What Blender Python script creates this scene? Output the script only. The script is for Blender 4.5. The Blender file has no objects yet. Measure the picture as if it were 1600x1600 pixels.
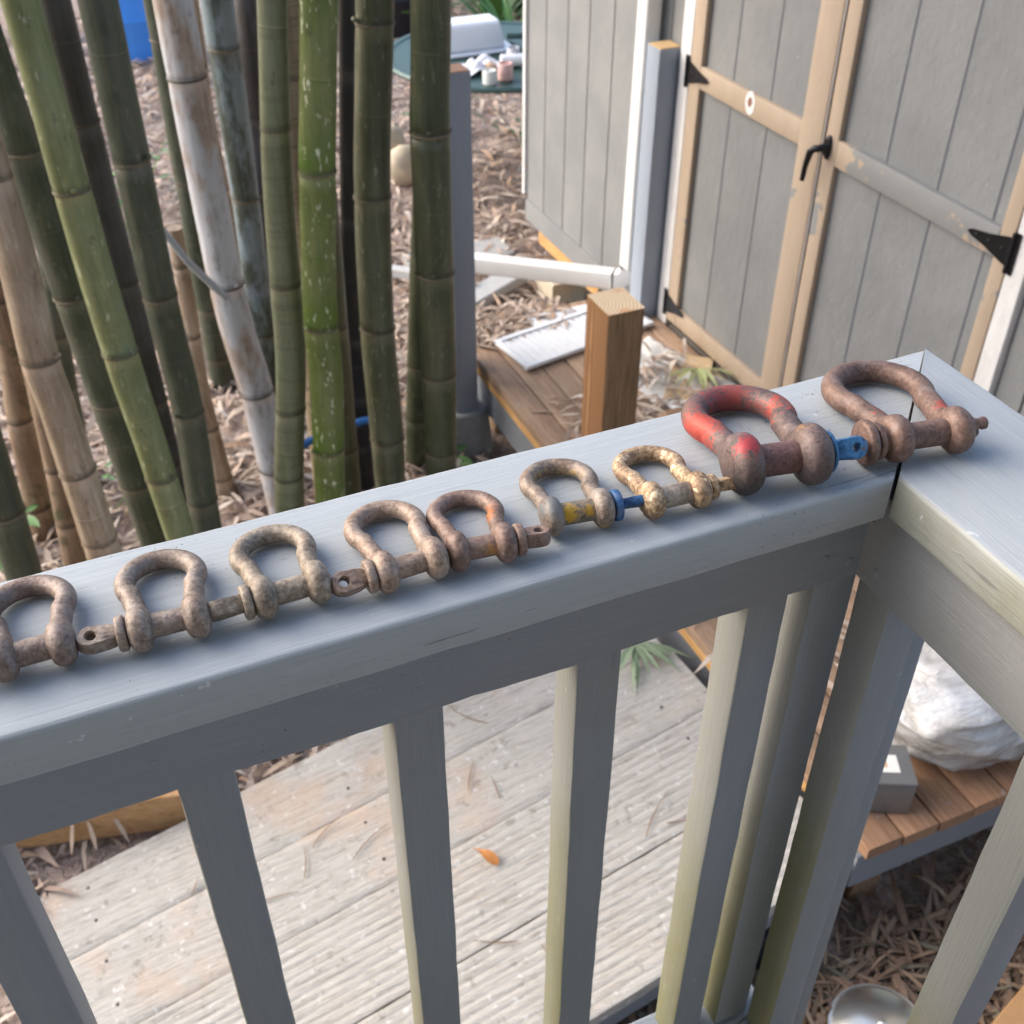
import bpy, bmesh, math, random
from mathutils import Vector, Matrix, noise
random.seed(7)
R = math.radians
H = 2.5                       # camera height above the ground; z values below are relative to the camera
sc = bpy.context.scene
COL = sc.collection

# ------------------------------------------------------------------ camera, sky, sun, exposure
cam_d = bpy.data.cameras.new('camera'); cam = bpy.data.objects.new('camera', cam_d); COL.objects.link(cam)
cam_d.sensor_width = 36.0; cam_d.lens = 36.0 * 1740 / 1600
cam_d.clip_start = 0.02; cam_d.clip_end = 400
cam.location = (0, 0, H); cam.rotation_euler = (R(90 - 38.3), 0, R(-23.4))
cam_d.dof.use_dof = True; cam_d.dof.focus_distance = 0.74; cam_d.dof.aperture_fstop = 15.0
sc.camera = cam
SUN_AZ, SUN_EL = 308.0, 34.0          # compass bearing (from +Y, clockwise) and height of the hazy light
world = bpy.data.worlds.new('World'); sc.world = world; world.use_nodes = True
wn = world.node_tree
bg = wn.nodes['Background']
sky = wn.nodes.new('ShaderNodeTexSky'); sky.sky_type = 'NISHITA'; sky.sun_disc = False
sky.sun_elevation = R(SUN_EL); sky.sun_rotation = R(SUN_AZ)
sky.air_density = 1.0; sky.dust_density = 2.5; sky.ozone_density = 1.0
wn.links.new(sky.outputs[0], bg.inputs[0]); bg.inputs[1].default_value = 0.135
sun_d = bpy.data.lights.new('sun', 'SUN'); sun = bpy.data.objects.new('sun', sun_d); COL.objects.link(sun)
sun_d.energy = 1.1; sun_d.angle = R(60); sun_d.color = (1.0, 0.93, 0.85)
sun.rotation_euler = (R(90 - SUN_EL), 0, R(180 - SUN_AZ)); sun.location = (-4, 3, 8)
vs = sc.view_settings; vs.view_transform = 'Standard'; vs.look = 'None'; vs.gamma = 1.0; vs.exposure = 1.45
vs.use_curve_mapping = False
try:
    sc.cycles.use_denoising = True; sc.cycles.max_bounces = 5; sc.cycles.diffuse_bounces = 3; sc.cycles.glossy_bounces = 2; sc.cycles.transmission_bounces = 2
except Exception: pass

# ------------------------------------------------------------------ helpers
LOC = {}
def srgb(r, g, b):
    f = lambda c: (c / 255 / 12.92) if c / 255 <= 0.04045 else ((c / 255 + 0.055) / 1.055) ** 2.4
    return (f(r), f(g), f(b), 1.0)
def empty(name, loc, label=None, cat=None, group=None, kind=None):
    o = bpy.data.objects.new(name, None); COL.objects.link(o); o.empty_display_size = 0.05
    o.location = (loc[0], loc[1], loc[2] + H); LOC[o.name] = Vector(o.location)
    tag(o, label, cat, group, kind); return o
def tag(o, label=None, cat=None, group=None, kind=None):
    if label: o['label'] = label
    if cat: o['category'] = cat
    if group: o['group'] = group
    if kind: o['kind'] = kind
    return o
class G:
    """collects geometry in camera-relative world coordinates"""
    def __init__(s): s.v = []; s.f = []; s.flat = set()
    def add(s, vs_, fs, flat=False):
        o = len(s.v); s.v += [Vector(p) for p in vs_]
        for q in fs:
            if flat: s.flat.add(len(s.f))
            s.f.append([i + o for i in q])
        return s
    def build(s, name, mat, parent=None, smooth=True, angle=40, origin=None):
        off = Vector((0, 0, H))
        base = LOC[parent.name] if parent else (Vector(origin) + off if origin is not None else None)
        if base is None:
            mn = Vector((min(p.x for p in s.v), min(p.y for p in s.v), min(p.z for p in s.v)))
            mx = Vector((max(p.x for p in s.v), max(p.y for p in s.v), max(p.z for p in s.v)))
            base = Vector(((mn.x + mx.x) / 2, (mn.y + mx.y) / 2, mn.z)) + off
        me = bpy.data.meshes.new(name)
        me.from_pydata([tuple(p + off - base) for p in s.v], [], s.f)
        if smooth:
            me.polygons.foreach_set('use_smooth', [True] * len(me.polygons))
            me.set_sharp_from_angle(angle=R(angle))
        me.materials.append(mat); me.update()
        o = bpy.data.objects.new(name, me); COL.objects.link(o)
        if parent: o.parent = parent
        else: o.location = base
        LOC[o.name] = base
        return o
def nz(p, s=1.0): return noise.noise(Vector(p) * s)
def rrect(w, h, r, k=2):
    r = min(r, w * .49, h * .49); pts = []
    for cx, cy, a0 in ((w/2-r, h/2-r, 0), (-w/2+r, h/2-r, 90), (-w/2+r, -h/2+r, 180), (w/2-r, -h/2+r, 270)):
        for i in range(k + 1):
            a = R(a0 + 90 * i / k); pts.append((cx + r * math.cos(a), cy + r * math.sin(a)))
    return pts
def board(g, p0, p1, w, h, r=.003, up=(0, 0, 1), n=1, jit=0, m0=0, m1=0, k=1, seed=0):
    """rounded bar from p0 to p1; w is across, h along 'up'; m0/m1 slant the ends (shift per metre across)"""
    p0, p1 = Vector(p0), Vector(p1); d = (p1 - p0).normalized()
    v = (Vector(up) - d * Vector(up).dot(d)).normalized(); u = d.cross(v).normalized()
    prof = rrect(w, h, r, k); m = len(prof); L = (p1 - p0).length
    vs_, fs = [], []
    for i in range(n + 1):
        t = i / n
        for a, b in prof:
            sh = (m0 * a) * (1 - t) + (m1 * a) * t
            q = p0 + d * (L * t + sh) + u * a + v * b
            if jit: 
                q += u * jit * nz(q + Vector((seed, 0, 0)), 17) + v * jit * nz(q + Vector((0, seed, 5)), 23) + v * jit * .5 * nz(q + Vector((3, seed, 5)), 90)
            vs_.append(q)
    for i in range(n):
        for j in range(m):
            fs.append((i*m + j, i*m + (j+1) % m, (i+1)*m + (j+1) % m, (i+1)*m + j))
    fs.append(tuple(range(m))[::-1]); fs.append(tuple(n*m + j for j in range(m)))
    fs = [tuple(reversed(q)) for q in fs]
    return g.add(vs_, fs)
def box(g, x0, x1, y0, y1, z0, z1, r=.003, n=1, jit=0, axis=None, seed=0, k=1):
    dx, dy, dz = x1 - x0, y1 - y0, z1 - z0
    ax = axis if axis is not None else max(range(3), key=lambda i: (dx, dy, dz)[i])
    cx, cy, cz = (x0+x1)/2, (y0+y1)/2, (z0+z1)/2
    if ax == 0: return board(g, (x0, cy, cz), (x1, cy, cz), dy, dz, r, (0,0,1), n, jit, seed=seed, k=k)
    if ax == 1: return board(g, (cx, y0, cz), (cx, y1, cz), dx, dz, r, (0,0,1), n, jit, seed=seed, k=k)
    return board(g, (cx, cy, z0), (cx, cy, z1), dx, dy, r, (0,1,0), n, jit, seed=seed, k=k)
def tube(g, path, rad, seg=16, caps=True, flat=1.0):
    path = [Vector(p) for p in path]; n = len(path)
    if not hasattr(rad, '__len__'): rad = [rad] * n
    vs_, fs = [], []; ref = Vector((0.123, 0.31, 0.9)); lu = None
    for i, p in enumerate(path):
        d = (path[min(i+1, n-1)] - path[max(i-1, 0)]).normalized()
        if lu is None:
            lu = d.orthogonal().normalized() if abs(d.z) > .9 else d.cross(Vector((0, 0, 1))).normalized()
        u = (lu - d * lu.dot(d)).normalized(); lu = u; v = d.cross(u)
        for j in range(seg):
            a = 2 * math.pi * j / seg
            vs_.append(p + u * math.cos(a) * rad[i] + v * math.sin(a) * rad[i] * flat)
    for i in range(n - 1):
        for j in range(seg):
            fs.append((i*seg + j, i*seg + (j+1) % seg, (i+1)*seg + (j+1) % seg, (i+1)*seg + j))
    if caps: fs.append(tuple(range(seg))[::-1]); fs.append(tuple((n-1)*seg + j for j in range(seg)))
    return g.add(vs_, fs)
def lathe(g, c, prof, seg=24, axis='Z'):
    """prof: list of (radius, height)"""
    c = Vector(c); vs_, fs = [], []; n = len(prof)
    for r_, h_ in prof:
        for j in range(seg):
            a = 2*math.pi*j/seg
            vs_.append(c + Vector((r_*math.cos(a), r_*math.sin(a), h_)))
    for i in range(n-1):
        for j in range(seg): fs.append((i*seg+j, i*seg+(j+1) % seg, (i+1)*seg+(j+1) % seg, (i+1)*seg+j))
    fs.append(tuple(range(seg))[::-1]); fs.append(tuple((n-1)*seg+j for j in range(seg)))
    return g.add(vs_, fs)

# ------------------------------------------------------------------ materials
class M:
    def __init__(s, name):
        s.m = bpy.data.materials.new(name); s.m.use_nodes = True; s.t = s.m.node_tree; s.n = s.t.nodes
        s.b = s.n['Principled BSDF']; s.l = s.t.links
        tc = s.n.new('ShaderNodeTexCoord'); s.obj = tc.outputs['Object']
        oi = s.n.new('ShaderNodeObjectInfo'); s.rnd = oi.outputs['Random']
        ad = s.n.new('ShaderNodeVectorMath'); ad.operation = 'ADD'; s.l.new(s.obj, ad.inputs[0])
        cb = s.n.new('ShaderNodeVectorMath'); cb.operation = 'SCALE'; cb.inputs[0].default_value = (17.3, 9.1, 13.7)
        s.l.new(s.rnd, cb.inputs['Scale']); s.l.new(cb.outputs[0], ad.inputs[1]); s.co = ad.outputs[0]
    def set(s, sock, v):
        if hasattr(v, 'links'): s.l.new(v, sock)
        else: sock.default_value = v
    def noise(s, scale, detail=4, rough=.55, stretch=None, co=None, dist=0):
        c = co or s.co
        if stretch:
            mp = s.n.new('ShaderNodeMapping'); mp.inputs['Scale'].default_value = stretch; s.l.new(c, mp.inputs[0]); c = mp.outputs[0]
        t = s.n.new('ShaderNodeTexNoise'); t.inputs['Scale'].default_value = scale; t.inputs['Detail'].default_value = min(detail, 4 if scale < 40 else 3)
        t.inputs['Roughness'].default_value = rough; t.inputs['Distortion'].default_value = dist; s.l.new(c, t.inputs[0]); return t.outputs[0]
    def ramp(s, fac, stops, interp='LINEAR'):
        t = s.n.new('ShaderNodeValToRGB'); cr = t.color_ramp; cr.interpolation = interp
        while len(cr.elements) < len(stops): cr.elements.new(0.5)
        for e, (p, c) in zip(cr.elements, stops):
            e.position = p; e.color = c if hasattr(c, '__len__') else (c, c, c, 1)
        s.set(t.inputs[0], fac); return t.outputs[0]
    def mix(s, fac, a, b, mode='MIX'):
        t = s.n.new('ShaderNodeMix'); t.data_type = 'RGBA'; t.blend_type = mode; t.clamp_factor = True
        s.set(t.inputs[0], fac); s.set(t.inputs[6], a); s.set(t.inputs[7], b); return t.outputs[2]
    def math(s, op, a, b=0.0, c=0.0, clamp=False):
        t = s.n.new('ShaderNodeMath'); t.operation = op; t.use_clamp = clamp
        s.set(t.inputs[0], a); s.set(t.inputs[1], b); s.set(t.inputs[2], c); return t.outputs[0]
    def step(s, x, lo, hi):
        t = s.n.new('ShaderNodeMapRange'); t.interpolation_type = 'SMOOTHSTEP'; s.set(t.inputs[0], x)
        t.inputs[1].default_value = lo; t.inputs[2].default_value = hi; return t.outputs[0]
    def xyz(s, co=None):
        t = s.n.new('ShaderNodeSeparateXYZ'); s.l.new(co or s.obj, t.inputs[0]); return t.outputs
    def bump(s, h, strength=.3, dist=.002, prev=None):
        t = s.n.new('ShaderNodeBump'); t.inputs['Strength'].default_value = strength; t.inputs['Distance'].default_value = dist
        s.set(t.inputs['Height'], h)
        if prev is not None: s.l.new(prev, t.inputs['Normal'])
        return t.outputs[0]
    def done(s, col=None, rough=None, normal=None, metal=None, spec=None):
        if col is not None: s.set(s.b.inputs['Base Color'], col)
        if rough is not None: s.set(s.b.inputs['Roughness'], rough)
        if metal is not None: s.set(s.b.inputs['Metallic'], metal)
        if spec is not None: s.set(s.b.inputs['Specular IOR Level'], spec)
        if normal is not None: s.l.new(normal, s.b.inputs['Normal'])
        return s.m
def plain(name, col, rough=.6, metal=0, bump=0, scale=60, var=.15):
    m = M(name); f = m.noise(scale, 5)
    c = m.mix(f, tuple(x * (1-var) for x in col[:3]) + (1,), tuple(min(1, x * (1+var)) for x in col[:3]) + (1,))
    nrm = m.bump(m.noise(scale*2, 5), bump, .003) if bump else None
    return m.done(c, rough, nrm, metal)
def paint_grey(name, axis, base, algae_warmlight=0.0, algae_side=0.0, wear=.5, zref=None):
    """satin grey exterior paint on lumber: brush strokes along the grain, dirt specks, algal stains, warm light painted on -X faces"""
    m = M(name)
    st = {0: (1.0, 40, 40), 1: (40, 1.0, 40), 2: (40, 40, 1.0)}[axis]
    grain = m.noise(11, 4, .68, st); blot = m.noise(6, 4, .6)
    c = m.mix(m.step(grain, .25, .75), tuple(x*.93 for x in base[:3])+(1,), tuple(min(1, x*1.06) for x in base[:3])+(1,))
    c = m.mix(m.math('MULTIPLY', m.step(blot, .48, .72), .3), c, tuple(x*f for x, f in zip(base[:3], (.88, .87, .84)))+(1,))
    if algae_warmlight:
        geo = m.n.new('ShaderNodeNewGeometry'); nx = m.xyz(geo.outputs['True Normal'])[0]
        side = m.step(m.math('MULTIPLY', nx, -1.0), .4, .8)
        zz = m.xyz(m.obj)[2]; a = m.noise(7, 4, .62, (1, 1, .35)); a2 = m.noise(90, 3, .6, (1, 1, .4))
        low = m.step(zz, zref[0], zref[1])
        k = m.math('ADD', low, m.math('MULTIPLY_ADD', a, 1.8, -1.15), clamp=True)
        k = m.math('MULTIPLY', k, m.math('MULTIPLY_ADD', a2, .5, .65), clamp=True)
        k = m.math('MULTIPLY', k, m.math('MULTIPLY_ADD', side, algae_side, algae_warmlight*.35), clamp=True)
        c = m.mix(m.math('MULTIPLY', side, .9*algae_warmlight), c, tuple(x*f for x, f in zip(base[:3], (.93, .84, .68)))+(1,))  # warm light from the left, painted into the -X face colour
        c = m.mix(m.math('MULTIPLY', k, .85), c, srgb(112, 110, 68))
        c = m.mix(m.math('MULTIPLY', m.step(m.noise(120, 3, .7, (1, 1, .3)), .64, .72), m.math('MULTIPLY', k, .4)), c, srgb(166, 164, 118))
    spk = m.math('MULTIPLY', m.step(m.noise(420, 2, .5), .68, .73), m.step(blot, .50, .60))
    c = m.mix(m.math('MULTIPLY', spk, wear), c, srgb(50, 50, 52))
    sc_ = m.noise(34, 4, .72, {0: (.30, 6, 6), 1: (6, .30, 6), 2: (6, 6, .30)}[axis])
    c = m.mix(m.math('MULTIPLY', m.step(sc_, .655, .70), wear*.6), c, srgb(84, 86, 90))
    c = m.mix(m.math('MULTIPLY', m.step(m.noise(44, 4, .75), .69, .73), wear*.6), c, srgb(214, 215, 218))
    n1 = m.bump(grain, .55, .0012)
    return m.done(c, m.math('ADD', .38, m.math('MULTIPLY', grain, .22)), n1, spec=.4)
def wood(name, cols, axis, rings=0, scale=1.0, rough=.75, grime=.3, grimecol=(60, 52, 46), bump=.5, wet=None):
    m = M(name); st = {0: (.9, 16, 16), 1: (16, .9, 16), 2: (16, 16, .9)}[axis]
    g1 = m.noise(7*scale, 8, .65, st, dist=.4); g2 = m.noise(22*scale, 6, .7, st); bl = m.noise(5, 5, .6)
    c = m.ramp(m.math('ADD', m.math('MULTIPLY', g1, .65), m.math('MULTIPLY', g2, .35)), [(.30, cols[0]), (.5, cols[1]), (.68, cols[2])])
    c = m.mix(m.math('MULTIPLY', m.step(bl, .45, .75), grime), c, srgb(*grimecol))
    if wet:
        c = m.mix(m.math('MULTIPLY', m.step(m.math('ADD', m.xyz()[1], m.math('MULTIPLY', bl, .3)), wet[0], wet[1]), .5), c, m.mix(g1, srgb(*[v*.75 for v in wet[2]]), srgb(*[min(255, v*1.25) for v in wet[2]])))
        c = m.mix(m.math('MULTIPLY', m.step(m.noise(20, 4, .7), .62, .70), .55), c, srgb(176, 168, 166))
    hue = m.n.new('ShaderNodeHueSaturation'); m.l.new(c, hue.inputs['Color']); m.l.new(m.math('MULTIPLY_ADD', m.rnd, .35, .82), hue.inputs['Value']); c = hue.outputs[0]
    return m.done(c, rough, m.bump(m.math('ADD', g1, g2), bump, .002))

GREY = srgb(158, 163, 170)
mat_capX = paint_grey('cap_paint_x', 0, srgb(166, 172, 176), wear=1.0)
mat_capY = paint_grey('cap_paint_y', 1, srgb(168, 173, 177), algae_warmlight=.5, algae_side=.62, wear=.8, zref=(1.028, .985))
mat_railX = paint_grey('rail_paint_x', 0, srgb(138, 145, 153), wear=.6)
mat_railY = paint_grey('rail_paint_y', 1, srgb(148, 151, 155), algae_warmlight=.5, algae_side=.2, wear=.4, zref=(1.0, .6))
mat_bal = paint_grey('baluster_paint', 2, srgb(140, 147, 154), algae_warmlight=1.0, algae_side=1.0, wear=.4, zref=(.86, .30))
mat_postpaint = paint_grey('post_paint', 2, srgb(150, 160, 173), wear=.3)
mat_fasciapaint = paint_grey('fascia_paint', 0, srgb(128, 133, 140), wear=.5)

# ------------------------------------------------------------------ ground
def leaf_mat(name, stops, rough=.75):
    m = M(name); geo = m.n.new('ShaderNodeNewGeometry'); r_ = geo.outputs['Random Per Island']
    c = m.ramp(r_, stops); c = m.mix(m.math('MULTIPLY', m.noise(90, 4), .3), c, srgb(90, 70, 60))
    return m.done(c, rough)
mat_litter = leaf_mat('dry_leaf', [(0, srgb(200, 178, 158)), (.2, srgb(168, 146, 130)), (.4, srgb(216, 200, 183)), (.55, srgb(148, 126, 113)), (.75, srgb(206, 186, 166)), (.9, srgb(182, 148, 118)), (1, srgb(226, 214, 198))])
mat_litter_o = leaf_mat('dry_leaf_orange', [(0, srgb(140, 114, 92)), (.25, srgb(110, 90, 76)), (.5, srgb(164, 136, 108)), (.75, srgb(126, 104, 88)), (.9, srgb(118, 116, 98)), (1, srgb(182, 156, 128))])
m = M('leafy_soil'); a = m.noise(3, 6, .6); b_ = m.noise(40, 8, .7)
c = m.ramp(m.math('ADD', m.math('MULTIPLY', a, .4), m.math('MULTIPLY', b_, .6)), [(.32, srgb(106, 90, 82)), (.48, srgb(156, 136, 124)), (.6, srgb(190, 170, 156)), (.7, srgb(146, 127, 116))])
mat_soil = m.done(c, .95, m.bump(b_, 1.0, .02))
g = G(); N = 70; X0, X1, Y0, Y1 = -6, 9, -2, 14
vs_, fs = [], []
for j in range(N+1):
    for i in range(N+1):
        x = X0+(X1-X0)*i/N; y = Y0+(Y1-Y0)*j/N
        vs_.append((x, y, -2.5 + .03*nz((x, y, 0), .9) + .012*nz((x, y, 4), 4)))
for j in range(N):
    for i in range(N):
        k = j*(N+1)+i; fs.append((k, k+1, k+N+2, k+N+1))
o = len(vs_); S = 150
ring = [(X0, Y0), (X1, Y0), (X1, Y1), (X0, Y1)]
vs_ += [(x, y, -2.53) for x, y in ((-S, -S), (S, -S), (S, S), (-S, S))] + [(X0, Y0, -2.53), (X1, Y0, -2.53), (X1, Y1, -2.53), (X0, Y1, -2.53)]
for k in range(4): fs.append((o+k, o+(k+1) % 4, o+4+(k+1) % 4, o+4+k))
g.add(vs_, fs); gr = g.build('ground', mat_soil, origin=(0, 0, -2.5)); tag(gr, 'brown leaf-strewn soil under the bamboo', None, None, 'structure')

def on_deck(x, y, mgn=.02):
    return (1.31-mgn < x < 2.1+mgn and 1.04-mgn < y < 3.6) or (-.44 < x < 1.33 and 1.02 < y < 2.05) or (x > 2.1 and y < 4.7)
def blade(g, p, L, w, yaw, tilt, bend, roll=0):
    d = Vector((math.cos(yaw)*math.cos(tilt), math.sin(yaw)*math.cos(tilt), math.sin(tilt)))
    s_ = Vector((-math.sin(yaw), math.cos(yaw), 0)); up = d.cross(s_) * -1
    s_ = s_*math.cos(roll) + up*math.sin(roll); p = Vector(p); cv = s_*L*random.uniform(-.08, .08)
    vs_ = []
    for t, ww in ((0, .12), (.28, .5), (.6, .42), (1, .02)):
        c = p + d*L*t + cv*t*t*2 + Vector((0, 0, bend*(4*t*(1-t)*.6 - t*t*.8))); vs_ += [c - s_*w*ww, c + s_*w*ww]
    g.add(vs_, [(0, 1, 3, 2), (2, 3, 5, 4), (4, 5, 7, 6)])
def litter(name, mat, boxes, label, wr=(.07, .19)):
    g = G()
    for (x0, x1, y0, y1, n, L0, L1, z) in boxes:
        for _ in range(n):
            x, y = random.uniform(x0, x1), random.uniform(y0, y1)
            if z is None:
                if on_deck(x, y): continue
                zz = -2.495 + .03*nz((x, y, 0), .9) + random.random()*.03
            else: zz = z + random.random()*.012
            L = random.uniform(L0, L1)
            blade(g, (x, y, zz), L, L*random.uniform(*wr), random.uniform(0, 6.28), random.uniform(-.05, .35)*(1 if z is None else .5), random.uniform(0, .03)*L/.1, random.uniform(-.6, .6))
    o = g.build(name, mat, smooth=False, origin=(1, 3, -2.5)); tag(o, label, 'leaves', None, 'stuff'); return o
litter('fallen_leaves', mat_litter, [(-1.6, 2.4, 1.9, 5.2, 13000, .05, .17, None), (-1.2, 4.0, 5.0, 10.5, 10000, .08, .2, None), (-1.2, -.3, .9, 2.2, 700, .05, .14, None), (1.28, 2.1, 3.5, 4.4, 700, .05, .14, None)], 'dry tan bamboo leaves and sheaths covering the ground among the culms')
litter('brown_leaf_litter', mat_litter_o, [(.7, 2.3, .1, 1.04, 8000, .05, .18, None), (1.2, 2.1, 1.04, 1.7, 300, .05, .16, -2.49)], 'brown dry leaf litter on the ground below the railing corner', (.045, .12))

# ------------------------------------------------------------------ unseen eaved wall added behind the camera to block sky light, and upper deck
mat_unseen_house = plain('unseen_house_siding', srgb(120, 118, 112), .7, 0, .2, 20)
unseen_house = empty('unseen_house', (0, -1.6, -2.5), 'unseen grey sided wall with deep eaves, added behind the upper deck to block sky light', 'unseen_house')
g = G(); box(g, -7, 1.6, -1.9, -1.6, -2.5, 1.6, .004); g.build('wall', mat_unseen_house, unseen_house)
g = G(); board(g, (-7.2, -1.2, 1.75), (1.9, -1.2, 1.75), 2.0, .12, .01, (0, -.25, 1)); g.build('roof', plain('roof_shingle', srgb(70, 68, 66), .9, 0, .4, 30), unseen_house)
deckw = wood('upper_deck_wood', [srgb(96, 98, 100), srgb(128, 130, 134), srgb(150, 152, 156)], 0, grime=.3)
ud = empty('upper_deck', (0, -.5, -2.5)); tag(ud, 'grey painted upper deck floor below the railing', None, None, 'structure')
y = .5 - .14; i = 0
while y > -1.55:
    g = G(); box(g, -3.0, .515, y, y+.136, -1.415, -1.38, .003); g.build('plank', deckw, ud); y -= .1405
g = G(); box(g, -3, .515, .455, .492, -1.62, -1.418, .003); g.build('rim_joist', mat_railX, ud)
g = G(); box(g, .47, .508, -1.55, .45, -1.62, -1.418, .003); g.build('rim_joist', mat_railY, ud)
for px_ in (-2.6, -1.2, .3):
    g = G(); box(g, px_, px_+.09, .2, .29, -2.55, -1.62, .004); g.build('support_post', mat_postpaint, ud)

# ------------------------------------------------------------------ railing
rail = empty('deck_railing', (.58, .55, -1.47), 'grey painted wooden deck railing with mitred corner, shackles lined up on its cap', 'railing')
ZC = -.47; CY0, CY1 = .474, .611; CX0, CX1 = .5035, .644
w_ = CY1 - CY0
g = G()   # cap along X: centre line, mitred at the right end (45 degrees)
mid = (CY0+CY1)/2
# across direction u = d x v ; for d=+X, v=+Z -> u = X x Z = -Y, so positive 'a' is towards -Y (near edge)
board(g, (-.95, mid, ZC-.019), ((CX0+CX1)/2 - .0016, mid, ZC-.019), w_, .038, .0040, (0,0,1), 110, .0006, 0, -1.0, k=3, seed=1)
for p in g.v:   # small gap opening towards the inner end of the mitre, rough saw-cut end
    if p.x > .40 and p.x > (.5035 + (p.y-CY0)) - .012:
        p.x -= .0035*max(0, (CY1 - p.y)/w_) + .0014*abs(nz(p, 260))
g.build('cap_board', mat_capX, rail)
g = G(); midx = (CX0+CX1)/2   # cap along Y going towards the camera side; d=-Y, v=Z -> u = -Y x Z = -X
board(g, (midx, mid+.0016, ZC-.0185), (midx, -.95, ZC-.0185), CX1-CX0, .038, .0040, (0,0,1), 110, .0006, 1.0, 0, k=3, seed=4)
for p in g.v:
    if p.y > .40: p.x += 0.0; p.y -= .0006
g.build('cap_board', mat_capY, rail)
zf0, zf1 = ZC-.038-.089, ZC-.0385
def wavy(g, seed, amp=.0022):
    zb = min(p.z for p in g.v)
    for p in g.v:
        if p.z < zb + .012:
            t = p.x if True else 0
            p.z += amp*nz((p.x*9+seed, p.y*9, 1)) + amp*.55*nz((p.x*45+seed, p.y*45, 2))
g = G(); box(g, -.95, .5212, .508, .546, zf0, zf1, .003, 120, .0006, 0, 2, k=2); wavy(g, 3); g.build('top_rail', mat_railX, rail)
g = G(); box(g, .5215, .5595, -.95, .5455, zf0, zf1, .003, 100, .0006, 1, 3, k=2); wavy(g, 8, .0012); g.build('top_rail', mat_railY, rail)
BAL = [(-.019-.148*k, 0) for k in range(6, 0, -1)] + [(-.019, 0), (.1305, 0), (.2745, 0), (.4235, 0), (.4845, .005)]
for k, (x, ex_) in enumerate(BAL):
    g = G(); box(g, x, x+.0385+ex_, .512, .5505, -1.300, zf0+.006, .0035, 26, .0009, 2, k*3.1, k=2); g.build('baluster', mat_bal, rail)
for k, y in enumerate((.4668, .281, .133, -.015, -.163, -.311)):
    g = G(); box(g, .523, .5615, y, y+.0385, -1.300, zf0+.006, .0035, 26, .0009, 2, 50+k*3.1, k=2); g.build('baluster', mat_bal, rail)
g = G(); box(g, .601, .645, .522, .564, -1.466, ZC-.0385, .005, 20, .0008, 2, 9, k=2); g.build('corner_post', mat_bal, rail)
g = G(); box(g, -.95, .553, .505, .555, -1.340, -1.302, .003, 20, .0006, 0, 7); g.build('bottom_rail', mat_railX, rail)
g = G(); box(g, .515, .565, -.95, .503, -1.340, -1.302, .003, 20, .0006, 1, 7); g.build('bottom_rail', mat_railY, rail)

for k, (p, ax_) in enumerate((((.5118, .5072, -.5785), 1), ((.5207, .4873, -.578), 0), ((.4865, .5072, -.5675), 1))):
    g = G(); seg = 14; vs_ = []
    for rr, dd in ((.0040, .0012), (.0036, .0002), (.0022, -.0003)):
        for j in range(seg):
            a = 2*math.pi*j/seg; q = (rr*math.cos(a), rr*math.sin(a)); vs_.append((p[0]+q[0], p[1]+dd, p[2]+q[1]) if ax_ else (p[0]+dd, p[1]-q[0], p[2]+q[1]))
    g.add(vs_, [(i*seg+j, i*seg+(j+1) % seg, (i+1)*seg+(j+1) % seg, (i+1)*seg+j) for i in range(2) for j in range(seg)] + [tuple(2*seg+j for j in range(seg))])
    g.build('screw_head', mat_railX if ax_ else mat_railY, rail)
g = G(); board(g, (.508, .4905, -.5245), (.522, .499, -.514), .0022, .0016, .0004, (0, 0, 1), 4, .0006); g.build('splinter', plain('raw_splinter', srgb(150, 104, 72), .8), rail)

# ------------------------------------------------------------------ lower platform
deck_cols = [srgb(126, 98, 76), srgb(168, 138, 112), srgb(192, 166, 140)]
mat_deck = wood('deck_board_wood', deck_cols, 1, grime=.35, grimecol=(128, 112, 98), wet=(-.75, -1.0, (138, 92, 60)))
mat_deckfront = wood('deck_wet_wood', [srgb(110, 64, 36), srgb(166, 108, 66), srgb(190, 134, 90)], 1, grime=.3)
mat_gold = wood('new_wood', [srgb(150, 106, 56), srgb(190, 146, 90), srgb(212, 172, 118)], 1, grime=.12)
mat_goldx = wood('new_wood_x', [srgb(150, 106, 64), srgb(196, 152, 104), srgb(216, 178, 134)], 0, grime=.12)
plat = empty('lower_platform', (1.7, 2.3, -2.5), 'low wooden platform of brown boards along the shed door, grey fascia', 'platform')
x = 1.312; k = 0
while x < 2.06:
    g = G(); L = 3.62 + random.uniform(-.01, .01)
    box(g, x, min(x+.0945, 2.085), 1.035+random.uniform(-.004, .004), L, -2.158, -2.12+random.uniform(-.002, .002), .004, 40, .0012, 1, k*5, k=2)
    g.build('plank', mat_deck, plat); x += .0995; k += 1
g = G(); box(g, 1.325, 1.362, 1.09, 3.6, -2.33, -2.162, .003, 20, .0008, 1, 2); g.build('side_fascia', mat_fasciapaint, plat)
g = G(); box(g, 1.3135, 1.3245, 1.06, 3.6, -2.19, -2.1595, .002, 10, .0006, 1, 2); g.build('trim_strip', mat_gold, plat)
g = G(); box(g, 1.30, 2.08, 1.05, 1.088, -2.275, -2.1605, .003, 20, .0008, 0, 6); g.build('front_fascia', mat_fasciapaint, plat)
for (a, b) in ((1.40, 1.12), (2.0, 1.12), (1.40, 3.4), (2.0, 3.4), (1.4, 2.3)):
    g = G(); box(g, a, a+.09, b, b+.09, -2.55, -2.165, .004); g.build('support_post', mat_deck, plat)

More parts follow.
